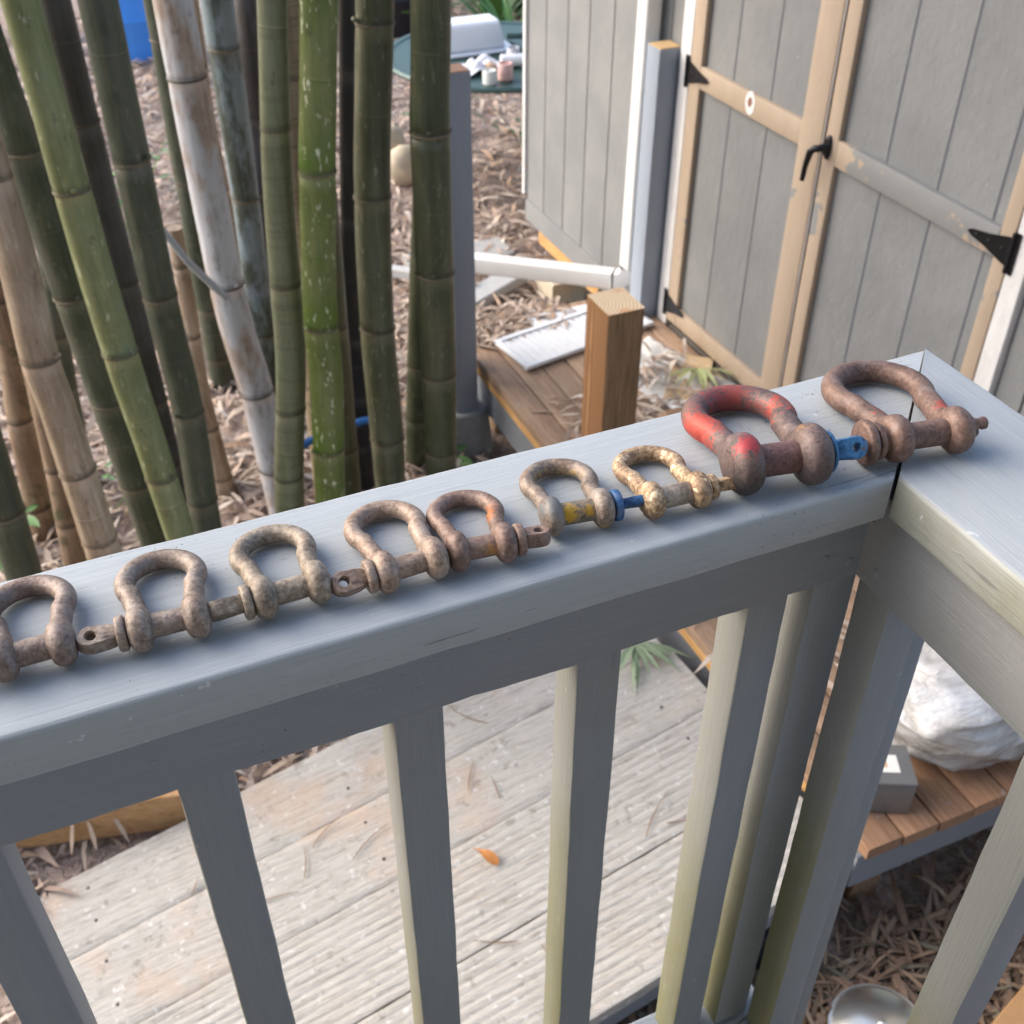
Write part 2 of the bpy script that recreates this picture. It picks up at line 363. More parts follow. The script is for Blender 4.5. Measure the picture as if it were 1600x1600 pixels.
# ramp of weathered planks
def weather(name, pinkish):
    m = M(name); g1 = m.noise(7, 8, .65, (.8, 16, 6), dist=.3); g2 = m.noise(30, 6, .7, (.6, 10, 6)); bl = m.noise(4, 6, .6)
    c = m.ramp(m.math('ADD', m.math('MULTIPLY', g1, .5), m.math('MULTIPLY', g2, .5)), [(.32, srgb(132, 126, 117)), (.45, srgb(168, 163, 155)), (.58, srgb(186, 182, 175)), (.7, srgb(168, 160, 150))])
    c = m.mix(m.math('MULTIPLY', m.step(bl, .5, .72), pinkish), c, srgb(186, 160, 138))
    c = m.mix(m.math('MULTIPLY', m.step(m.noise(26, 6, .7), .57, .70), .55), c, srgb(118, 112, 98))
    c = m.mix(m.math('MULTIPLY', m.step(m.noise(11, 5, .65), .62, .75), .35), c, srgb(150, 154, 140))
    c = m.mix(m.math('MULTIPLY', m.step(m.noise(44, 4, .6), .62, .69), .7), c, srgb(208, 207, 204))
    return m.done(c, .85, m.bump(m.math('ADD', g1, m.math('MULTIPLY', g2, .6)), .7, .004))
mat_ramp = weather('weathered_plank', .6); mat_ramp2 = weather('weathered_plank_grooved', .2)
ramp = empty('ramp', (.4, 1.55, -2.45), 'weathered pale plank ramp with grooved boards rising to the platform', 'ramp')
SL = .165; ROT = R(4.4)
def rp(x, y, dz=0):   # ramp local (along, across) -> world
    c_, s_ = math.cos(ROT), math.sin(ROT)
    X = 1.295 + (x-1.295)*c_ - (y-1.5)*s_; Y = 1.5 + (x-1.295)*s_ + (y-1.5)*c_
    return Vector((X, Y, -2.175 + (X-1.295)*SL + dz))
edges = [(1.065, 1.3265, 1), (1.3295, 1.592, 1), (1.594, 1.8315, 0), (1.833, 2.055, 0)]
for k, (y0, y1, grooved) in enumerate(edges):
    g = G(); n = 70; prof = []
    if grooved:
        ng = 11; p_ = (y1-y0)/ng
        for q in range(ng):
            a0 = y0 + q*p_
            prof += [(a0+.0010, -.0016), (a0+.0046, 0), (a0+p_-.0046, 0), (a0+p_-.0010, -.0016)]
    else:
        m_ = 14
        prof = [(y0, -.004)] + [(y0+(y1-y0)*(q+.5)/m_, 0) for q in range(m_)] + [(y1, -.004)]
    prof = prof + [(y1, -.036), (y0, -.036)]; mm = len(prof)
    xa, xb = -.47 + random.uniform(-.015, .015), 1.275 + random.uniform(-.008, .008)
    vs_, fs = [], []
    for i in range(n+1):
        x = xa + (xb-xa)*i/n
        for q, (a_, z_) in enumerate(prof):
            j_ = .0016*nz((x*14, a_*60, k)) + (.0014*nz((x*5, a_*160, k+9)) if not grooved else .0008*nz((x*30, a_*150, k)))
            vs_.append(rp(x, a_ + .0012*nz((x*20, k, 3)), z_ + (j_ if z_ > -.03 else 0)))
    for i in range(n):
        for q in range(mm): fs.append((i*mm+q, (i+1)*mm+q, (i+1)*mm+(q+1) % mm, i*mm+(q+1) % mm))
    fs.append(tuple(range(mm))); fs.append(tuple(n*mm+q for q in range(mm))[::-1])
    g.add(vs_, fs); g.build('plank', mat_ramp2 if grooved else mat_ramp, ramp, angle=50)
for yy in (1.10, 1.98):
    g = G(); a = rp(-.45, yy, -.085); b = rp(1.26, yy, -.085); board(g, a, b, .038, .09, .003, (0, 0, 1), 10); g.build('stringer', mat_fasciapaint, ramp)
mat_screw = plain('rusty_screw', srgb(58, 54, 50), .6)
for (sx_, sy_) in ((-.30, 1.12), (-.30, 1.27), (-.30, 1.40), (-.30, 1.54), (-.30, 1.66), (-.30, 1.78), (-.30, 1.9), (-.30, 2.0), (.36, 1.12), (.36, 1.27), (.36, 1.40), (.36, 1.54), (.36, 1.66), (.36, 1.78), (.36, 1.9), (1.15, 1.12), (1.15, 1.27), (1.15, 1.40), (1.15, 1.54), (1.15, 1.66), (1.15, 1.78), (1.15, 1.9)):
    g = G(); p = rp(sx_ + .006*nz((sx_*9, sy_*9, 0), 3), sy_, .0012); tube(g, [p - Vector((0, 0, .004)), p], .0042, 10); g.build('screw', mat_screw, ramp)
# new-wood beam behind the ramp
tf = empty('timber_frame', (-.42, 2.2, -2.5), 'fresh orange timber frame lying behind the far edge of the ramp', 'timber frame')
g = G(); board(g, (-.85, 2.178, -2.385), (-.045, 1.978, -2.385), .038, .13, .003, (0,0,1), 20, .0006); g.build('beam', mat_goldx, tf)
g = G(); board(g, (-.85, 2.31, -2.312), (-.07, 2.125, -2.312), .25, .014, .002, (0,0,1), 4); g.build('added_shade_sheet', mat_goldx, tf)  # unseen sheet added to shade the ground behind the beam

# ------------------------------------------------------------------ posts
m = M('pine_post'); 
xyz = m.xyz(m.obj); z_ = xyz[2]
cmb = m.n.new('ShaderNodeCombineXYZ'); m.l.new(m.math('ADD', xyz[0], m.math('MULTIPLY', m.noise(3, 3, .5, (1, 1, .5)), .02)), cmb.inputs[0]); m.l.new(m.math('ADD', xyz[1], m.math('MULTIPLY', m.noise(2.2, 3, .5, (1.3, 1, .4)), .022)), cmb.inputs[1])
off_ = m.n.new('ShaderNodeVectorMath'); off_.operation = 'ADD'; m.l.new(cmb.outputs[0], off_.inputs[0]); off_.inputs[1].default_value = (.085, -.04, 0)
ln = m.n.new('ShaderNodeVectorMath'); ln.operation = 'LENGTH'; m.l.new(off_.outputs[0], ln.inputs[0])
ring = m.math('SINE', m.math('MULTIPLY', ln.outputs['Value'], 640))
side = m.ramp(m.math('MULTIPLY_ADD', ring, .5, .5), [(.1, srgb(154, 112, 74)), (.5, srgb(178, 136, 94)), (.85, srgb(148, 104, 66)), (.97, srgb(118, 78, 48))])
geo = m.n.new('ShaderNodeNewGeometry'); nn = m.xyz(geo.outputs['True Normal'])
grey = m.ramp(m.noise(8, 6, .65, (14, 14, .8)), [(.3, srgb(96, 76, 56)), (.55, srgb(134, 110, 82)), (.7, srgb(156, 132, 102))])
side = m.mix(m.math('MULTIPLY', m.step(m.math('MULTIPLY', nn[1], -1), .4, .7), .85), side, grey)
end = m.ramp(m.math('MULTIPLY_ADD', ring, .5, .5), [(0, srgb(238, 218, 184)), (.6, srgb(230, 204, 164)), (1, srgb(190, 150, 108))])
end = m.mix(m.math('MULTIPLY', m.step(m.noise(14, 3), .55, .68), .6), end, srgb(206, 138, 84))
c = m.mix(m.step(nn[2], .5, .7), side, end)
mat_pine = m.done(c, .7, m.bump(ring, .25, .001))
g = G(); box(g, 1.336, 1.452, 2.416, 2.553, -2.119, -1.48, .005, 30, .0008, 2, 3, k=2)
p4 = g.build('wooden_post', mat_pine); tag(p4, 'unpainted pine post with pale end grain standing on the platform behind the railing', 'post')
def grey_post(x0, y0, zt, zb, label, topcol, w=.089):
    t = empty('grey_post', (x0+w/2, y0+w/2, zb), label, 'post', 'grey painted posts of the lower platform')
    g = G(); box(g, x0, x0+w, y0, y0+w, zb, zt-.004, .004, 24, .0007, 2, x0*9, k=2); g.build('shaft', mat_postpaint, t)
    g = G(); box(g, x0+.004, x0+w-.004, y0+.004, y0+w-.004, zt-.005, zt, .001); g.build('cut_end', topcol, t)
mat_cutend = plain('cut_end_grain', srgb(196, 164, 118), .8, 0, .3, 90)
grey_post(2.008, 3.385, -1.1, -2.118, 'grey painted post with bare wood top, beside the shed door trim', mat_cutend)
grey_post(1.201, 3.30, -1.06, -2.30, 'tall grey painted post right beside the rightmost bamboo', plain('cut_end_brown', srgb(150, 116, 92), .8))
g = G(); lathe(g, (1.248, 3.36, -2.52), [(.115, 0), (.108, .1), (.098, .205), (.094, .218), (.088, .222)], 28)
tag(g.build('concrete_footing', plain('concrete', srgb(150, 152, 152), .9, 0, .5, 50, .3), origin=(1.248, 3.36, -2.52)), 'round grey concrete footing under the tall grey post', 'footing')

# ------------------------------------------------------------------ shed
XS = 2.1
m = M('shed_siding_paint'); st = m.noise(34, 6, .7, (1, 1, .6)); bl = m.noise(3.5, 4)
c = m.mix(m.step(bl, .35, .7), srgb(124, 126, 127), srgb(136, 137, 137)); c = m.mix(m.math('MULTIPLY', m.step(m.noise(9, 5, .65), .62, .75), .4), c, srgb(146, 143, 140))
c = m.mix(m.math('MULTIPLY', m.step(m.noise(45, 3, .6, (1, 1, 2)), .71, .75), .5), c, srgb(196, 190, 184))
mat_siding = m.done(c, .6, m.bump(st, .9, .004))
m = M('groove_paint'); mat_groove = m.done(m.mix(m.noise(20), srgb(84, 88, 98), srgb(96, 100, 110)), .7)
m = M('white_trim_paint'); c = m.mix(m.step(m.noise(30, 6, .6, (1, 1, .3)), .3, .7), srgb(214, 212, 210), srgb(230, 228, 226)); c = m.mix(m.math('MULTIPLY', m.step(m.noise(22, 5, .7), .66, .72), .4), c, srgb(168, 166, 164))
mat_white = m.done(c, .5, m.bump(m.noise(60, 5), .3, .001))
def frame_mat(name, thr, soft=.025):
    """tan primer boards partly painted over with the shed grey"""
    m = M(name); tan = m.mix(m.noise(26, 6, .6, (1, 1, .25)), srgb(166, 147, 126), srgb(182, 164, 144))
    gr_ = m.mix(m.noise(20, 5), srgb(128, 129, 129), srgb(140, 140, 139))
    k = m.step(m.math('ADD', m.noise(2.6, 4, .6, (1, 1, 1.4)), m.math('MULTIPLY', m.noise(40, 4, .6), .12)), thr, thr+soft)
    c = m.mix(k, tan, gr_); c = m.mix(m.math('MULTIPLY', m.step(m.noise(24, 6, .7), .63, .7), .35), c, srgb(150, 132, 116))
    return m.done(c, .6, m.bump(m.noise(40, 6), .35, .002))
mat_tan = frame_mat('door_frame_tan', .72); mat_tan_mix = frame_mat('door_frame_patchy', .60); mat_tan_grey = frame_mat('door_frame_mostly_grey', .50)
mat_black = plain('black_iron', srgb(24, 24, 28), .38, .3, .15, 80, .3)
mat_dark = plain('dark_gap', srgb(30, 28, 28), .9)
shed = empty('shed', (XS+.6, 3.2, -2.5), 'grey wooden garden shed with tan framed double doors and white trim', 'shed')
ZT = .15
def siding(y_edges, z0, z1, parent, xf=XS, th=.011, name='siding_board'):
    for a, b in zip(y_edges[:-1], y_edges[1:]):
        g = G(); box(g, xf, xf+th, a+.0028, b-.0028, z0, z1, .0025, 1, 0, 2); g.build(name, mat_siding, parent)
ye = [3.385, 3.474, 3.684, 3.889, 4.088, 4.280, 4.487, 4.672]
siding(ye, -2.13, ZT, shed)
g = G(); box(g, XS+.0115, XS+.04, .6, 4.672, -2.21, ZT, .002); g.build('wall_sheathing', mat_groove, shed)
g = G(); box(g, XS-.006, XS+.0105, 3.40, 4.674, -2.232, -2.133, .002); g.build('skirt_board', mat_siding, shed)
g = G(); box(g, XS+.03, 3.9, 4.64, 4.674, -2.23, ZT, .002); g.build('rear_wall', mat_siding, shed)
g = G(); box(g, XS-.014, XS+.03, 4.6745, 4.70, -2.105, ZT, .002); g.build('corner_trim', mat_white, shed)
siding([.6, .84, 1.04, 1.245, 1.45, 1.65, 1.738], -2.2, ZT, shed)
g = G(); box(g, XS-.019, XS+.0105, 1.742, 1.799, -2.12, ZT, .002, 30, .001, 2, 3); g.build('door_trim', mat_white, shed)
g = G(); box(g, XS-.019, XS+.0105, 3.306, 3.372, -2.115, ZT, .002, 30, .001, 2, 5); g.build('door_trim', mat_white, shed)
g = G(); box(g, XS-.008, XS+.05, 1.8, 3.3, -2.155, -2.108, .004, 10, .001, 1); g.build('door_sill', plain('old_sill', srgb(92, 88, 82), .85, 0, .4, 40, .35), shed)
g = G(); box(g, XS+.06, 3.9, 4.02, 4.66, -2.36, -2.235, .003); g.build('floor_joist', mat_gold, shed)
g = G(); box(g, XS+.05, XS+.09, .6, 4.0, -2.36, -2.235, .003); g.build('floor_joist', plain('dark_joist', srgb(70, 60, 52), .9), shed)
g = G(); box(g, 2.03, 2.20, 4.22, 4.42, -2.52, -2.365, .006); g.build('pier_block', plain('beige_block', srgb(186, 174, 152), .9, 0, .4, 30), shed)
g = G(); board(g, (XS+.9, .4, ZT+.12), (XS+.9, 4.9, ZT+.12), 2.1, .05, .005, (-.22, 0, 1)); g.build('roof', plain('shed_roof', srgb(90, 88, 86), .9, 0, .3, 30), shed)
FX0, FX1 = XS-.0195, XS-.0005
def fr(name, y0, y1, z0, z1, mat, parent, ax=None, dx=0):
    g = G(); box(g, FX0+dx, FX1, y0, y1, z0, z1, .0022, 24, .0008, ax, y0*7+z0, k=2); return g.build(name, mat, parent)
def hinge(parent, yb, z, sgn, name='hinge', s=1.0):
    """strap hinge: leaf plate on the trim, tapering strap on the door; sgn=-1 strap points to -Y"""
    g = G(); x = XS-.0235
    box(g, x, x+.003, yb-.018 if sgn > 0 else yb-.004, yb+.004 if sgn > 0 else yb+.018, z-.052, z+.052, .001)
    tube(g, [(x-.002, yb, z-.05), (x-.002, yb, z+.05)], .0055, 10)
    L = .135*s; pts = [(0, .036), (.12, .034), (.55, .017), (.9, .008), (1.0, .0)]
    up = [(yb+sgn*L*t, z+h) for t, h in pts]; dn = [(yb+sgn*L*t, z-h) for t, h in reversed(pts[:-1])]
    out = up+dn; n = len(out)
    vs_ = [(x-.001, a, b) for a, b in out] + [(x+.003, a, b) for a, b in out]
    fs = [tuple(range(n)), tuple(range(2*n-1, n-1, -1))] + [(i, i+n, (i+1) % n+n, (i+1) % n) for i in range(n)]
    g.add(vs_, fs); h = g.build(name, mat_black, parent, smooth=False)
    for t in (.2, .5, .78):
        g = G(); lathe_x(g, (x-.001, yb+sgn*L*t, z), .0045, .003); g.build('screw', mat_black, h)
    return h
def lathe_x(g, c, r_, h_, seg=12):
    c = Vector(c); vs_ = []
    for rr, xx in ((r_, 0), (r_*.95, -h_*.5), (r_*.55, -h_)):
        for j in range(seg): a = 2*math.pi*j/seg; vs_.append(c+Vector((xx, rr*math.cos(a), rr*math.sin(a))))
    fs = [(i*seg+j, (i+1)*seg+j, (i+1)*seg+(j+1) % seg, i*seg+(j+1) % seg) for i in range(2) for j in range(seg)]
    fs.append(tuple(2*seg+j for j in range(seg))); g.add(vs_, fs)
# left leaf
g = G(); box(g, XS+.001, XS+.0105, 2.558, 3.30, -2.09, ZT-.02, .001); ld = g.build('door_leaf', mat_groove, shed); tag(ld, 'left shed door leaf with tan frame')
siding([2.56, 2.648, 2.857, 3.066, 3.30], -2.085, ZT-.02, ld, XS-.0005, .0035, 'panel_strip')
fr('stile', 3.236, 3.302, -2.085, ZT-.02, mat_tan, ld); fr('stile', 2.562, 2.662, -2.085, ZT-.02, mat_tan, ld, dx=-.004)
fr('rail', 2.664, 3.234, -1.196, -1.124, mat_tan_mix, ld, 1); fr('rail', 2.664, 3.234, -2.085, -2.015, mat_tan, ld, 1); fr('rail', 2.664, 3.234, ZT-.12, ZT-.021, mat_tan, ld, 1)
# right leaf
g = G(); box(g, XS+.001, XS+.0105, 1.802, 2.551, -2.09, ZT-.02, .001); rd = g.build('door_leaf', mat_groove, shed); tag(rd, 'right shed door leaf with patchy half-painted frame')
siding([1.81, 1.895, 2.098, 2.302, 2.505, 2.55], -2.085, ZT-.02, rd, XS-.0005, .0035, 'panel_strip')
fr('stile', 2.492, 2.548, -2.085, ZT-.02, mat_tan_mix, rd); fr('stile', 1.803, 1.848, -2.085, ZT-.02, mat_tan_mix, rd)
fr('rail', 1.850, 2.490, -1.198, -1.125, mat_tan_grey, rd, 1); fr('rail', 1.850, 2.490, -2.085, -2.015, mat_tan, rd, 1); fr('rail', 1.850, 2.490, ZT-.12, ZT-.021, mat_tan, rd, 1)
g = G(); path = [(XS-.021+.001*nz((0, q, 0), 3), 2.5555+.0018*nz((q, 1, 0), 9), -2.05+q*.05) for q in range(43)]; tube(g, path, [.0016+.0012*abs(nz((q, 3, 1), .7)) for q in range(43)], 6)
g.build('caulk_seam', mat_white, rd)
hinge(shed, 3.312, -1.16, -1, s=1.0); hinge(shed, 3.312, -2.02, -1); hinge(shed, 1.797, -1.165, 1, s=1.1)
hd = G(); hx = FX0-.002     # T-handle: oval rose and drop lever
vs_ = []; seg = 18
for xx, s_ in ((0, 1), (-.004, .97), (-.008, .75)):
    for j in range(seg): a = 2*math.pi*j/seg; vs_.append((hx+xx, 2.527+.0155*s_*math.cos(a), -1.155+.036*s_*math.sin(a)))
hd.add(vs_, [(i*seg+j, (i+1)*seg+j, (i+1)*seg+(j+1) % seg, i*seg+(j+1) % seg) for i in range(2) for j in range(seg)] + [tuple(2*seg+j for j in range(seg))])
h_ = hd.build('handle', mat_black, shed)
g = G(); tube(g, [(hx-.006, 2.527, -1.155), (hx-.03, 2.53, -1.155), (hx-.038, 2.54, -1.158), (hx-.040, 2.553, -1.17), (hx-.039, 2.566, -1.215), (hx-.037, 2.573, -1.262)], [.012, .0105, .011, .011, .0085, .0075], 12); g.build('lever', mat_black, h_)
# worn round patch on the left door rail
g = G(); vs_ = [(FX0-.0012, 2.935+(.026+.003*nz((math.cos(a), math.sin(a), 0), 2.2))*math.cos(a), -1.152+(.036+.004*nz((math.cos(a), math.sin(a), 5), 2.2))*math.sin(a)) for a in [2*math.pi*j/28 for j in range(28)]]
g.add(vs_ + [(FX0-.0002, p[1], p[2]) for p in vs_], [tuple(range(28))] + [(j, j+28, (j+1) % 28+28, (j+1) % 28) for j in range(28)])
pt = g.build('round_patch', mat_white, shed, smooth=False)
g = G(); vs_ = [(FX0-.0020, 2.935+(.011+.005*nz((math.cos(a)*2, math.sin(a)*2, 0), 1.5))*math.cos(a), -1.150+(.015+.006*nz((math.cos(a)*2, math.sin(a)*2, 5), 1.7))*math.sin(a)) for a in [2*math.pi*j/22 for j in range(22)]]
g.add(vs_ + [(FX0-.0012, p[1], p[2]) for p in vs_], [tuple(range(22))] + [(j, j+22, (j+1) % 22+22, (j+1) % 22) for j in range(22)])
g.build('rust_spot', plain('rust_spot', srgb(140, 96, 78), .9, 0, .3, 200, .4), pt, smooth=False)

# downspout
ds = empty('downspout', (2.06, 3.55, -2.1), 'white metal downspout on the shed front, bent out along the ground', 'downspout')
mat_spout = plain('white_aluminium', srgb(226, 226, 224), .35, 0, .1, 20, .04); mat_spout2 = plain('cream_aluminium', srgb(226, 225, 222), .4, 0, .1, 20, .05)
g = G(); board(g, (2.055, 3.545, ZT), (2.055, 3.565, -1.98), .062, .074, .010, (0, 1, 0), 20, .0006, k=3); g.build('pipe', mat_spout, ds)
g = G(); pa = []
for t in range(9):
    a = R(90*t/8*.97); pa.append(Vector((2.055-.06*(1-math.cos(a))*.75, 3.565+.06*(1-math.cos(a))*.66, -1.985-.06*math.sin(a))))
prof = rrect(.062, .074, .010, 3); vs_ = []; mm = len(prof)
hd_ = Vector((-.75, .66, 0)).normalized(); sd = Vector((hd_.y, -hd_.x, 0))
for t, p in enumerate(pa):
    a = R(90*t/8); u_ = sd; v_ = hd_*math.cos(a) + Vector((0, 0, 1))*math.sin(a); s_ = .99+.025*(t % 2)
    for x_, y_ in prof: vs_.append(p + u_*x_*s_ + v_*y_*s_)
g.add(vs_, [(i*mm+j, i*mm+(j+1) % mm, (i+1)*mm+(j+1) % mm, (i+1)*mm+j) for i in range(8) for j in range(mm)]); g.build('elbow', mat_spout, ds)
e0 = pa[-1]; e1 = Vector((1.55, 4.10, -2.10)); 
g = G(); board(g, e0 + (e1-e0)*.01, e1, .062, .074, .010, (0, 0, 1), 12, .0006, k=3); g.build('extension', mat_spout2, ds)

# ------------------------------------------------------------------ bamboo
def bamboo_mat(name, c1, c2, c3, bloom=0, bloomcol=(190, 200, 210), specks=0, rings=0, moss=0, rough=.45, grime=.0, vivid=0):
    m = M(name); up = lambda q: tuple(min(1, x*k_) for x, k_ in zip(srgb(*q)[:3], (1.16, 1.28, 1.28)))+(1,)
    st = m.noise(9, 4, .7, (7, 7, .35)); bl = m.noise(3.4, 4, .65, (2.5, 2.5, 1)); fn = m.noise(70, 3, .7, (4, 4, .35))
    c = m.ramp(m.math('ADD', m.math('MULTIPLY', st, .5), m.math('MULTIPLY', bl, .5)), [(.36, up(c1)), (.5, up(c2)), (.62, up(c3))])
    c = m.mix(m.math('MULTIPLY', m.step(fn, .45, .7), .45), c, up(c1))
    at = m.n.new('ShaderNodeAttribute'); at.attribute_name = 'node_dist'; nd = at.outputs['Fac']     # metres above (+) or below (-) the nearest node
    if vivid: c = m.mix(m.math('MULTIPLY', m.math('MULTIPLY', m.step(nd, .0, .006), m.step(nd, .13, .03)), vivid), c, srgb(86, 112, 34))
    if moss: c = m.mix(m.math('MULTIPLY', m.step(m.noise(9, 4, .65), .54, .66), moss), c, srgb(70, 78, 46))
    if bloom: c = m.mix(m.math('MULTIPLY', m.step(m.math('ADD', bl, m.math('MULTIPLY', fn, .12)), .50, .64), bloom), c, up(bloomcol))
    if grime: c = m.mix(m.math('MULTIPLY', m.step(m.noise(8, 4, .7, (2, 2, .6)), .52, .68), grime), c, srgb(96, 74, 60))
    if rings: c = m.mix(m.math('MULTIPLY', m.step(m.noise(10, 3, .5, (.4, .4, 9)), .5, .66), rings), c, srgb(84, 80, 56))
    if specks:
        c = m.mix(m.math('MULTIPLY', m.step(m.noise(75, 3, .6, (1.2, 1.2, .35)), .62, .68), specks), c, srgb(206, 208, 180))
    wax = m.math('MULTIPLY', m.step(nd, -.045, -.006), m.step(nd, .002, -.002))
    c = m.mix(m.math('MULTIPLY', wax, m.math('MULTIPLY_ADD', bl, .9, -.05)), c, tuple(min(1, x*1.25+.06) for x in srgb(*c3)[:3])+(1,))
    dk = m.math('MULTIPLY', m.step(nd, .0, .004), m.step(nd, .022, .006))
    c = m.mix(m.math('MULTIPLY', dk, .5), c, srgb(54, 46, 36))
    c = m.mix(m.math('MULTIPLY', m.step(m.noise(48, 3, .75, (1, 1, .4)), .62, .68), .45), c, srgb(58, 48, 38))
    return m.done(c, m.math('ADD', rough-.1, m.math('MULTIPLY', st, .25)), m.bump(fn, .3, .002), spec=.45)
BM = {
 'olive': bamboo_mat('bamboo_olive', (96, 98, 66), (114, 116, 78), (138, 132, 88), specks=.5, bloom=.3, bloomcol=(126, 132, 108)),
 'darkbrown': bamboo_mat('bamboo_dark_brown', (42, 38, 35), (56, 50, 45), (74, 65, 55), bloom=.2, bloomcol=(84, 86, 96)),
 'darkgreen': bamboo_mat('bamboo_dark_green', (46, 48, 38), (62, 66, 49), (88, 80, 60), specks=.1, bloom=.25, bloomcol=(86, 86, 82)),
 'dead': bamboo_mat('bamboo_dead_pink', (132, 106, 92), (164, 142, 130), (190, 176, 170), bloom=.6, bloomcol=(186, 184, 192), rough=.55, grime=.5),
 'tan': bamboo_mat('bamboo_tan', (124, 100, 82), (152, 128, 108), (176, 154, 136), specks=.25, moss=.1, rough=.55, grime=.45),
 'mossytan': bamboo_mat('bamboo_mossy_tan', (100, 78, 62), (130, 103, 82), (152, 126, 102), moss=.85, rough=.6, grime=.5),
 'bluegrey': bamboo_mat('bamboo_blue_grey', (50, 54, 46), (64, 68, 58), (84, 86, 76), bloom=.55, bloomcol=(138, 148, 158)),
 'purple': bamboo_mat('bamboo_purple_brown', (46, 40, 38), (64, 56, 52), (84, 72, 62), bloom=.25, bloomcol=(96, 98, 116)),
 'pale': bamboo_mat('bamboo_pale_green', (100, 100, 76), (118, 118, 90), (136, 132, 102), rings=.25, rough=.55, bloom=.3, bloomcol=(96, 98, 84)),
 'striped': bamboo_mat('bamboo_striped', (118, 98, 76), (134, 114, 90), (156, 134, 110), rings=.5, rough=.6),
 'green': bamboo_mat('bamboo_bright_green', (76, 84, 40), (92, 100, 48), (116, 116, 64), specks=.9, rough=.38, bloom=.3, bloomcol=(108, 110, 76), vivid=.8),
 'midgreen': bamboo_mat('bamboo_mid_green', (64, 63, 47), (82, 81, 59), (106, 100, 72), specks=.25, bloom=.3, bloomcol=(92, 92, 84)),
 'deepgreen': bamboo_mat('bamboo_deep_green', (46, 50, 36), (62, 66, 43), (84, 82, 54), specks=.12, rough=.38, bloom=.25, bloomcol=(74, 66, 60)),
 'black': bamboo_mat('bamboo_black', (26, 24, 24), (38, 35, 34), (56, 48, 42)),
}
mat_node = plain('bamboo_node', srgb(108, 98, 78), .7, 0, .4, 90, .35); mat_node_d = plain('bamboo_node_dark', srgb(78, 66, 54), .7, 0, .4, 90, .3)
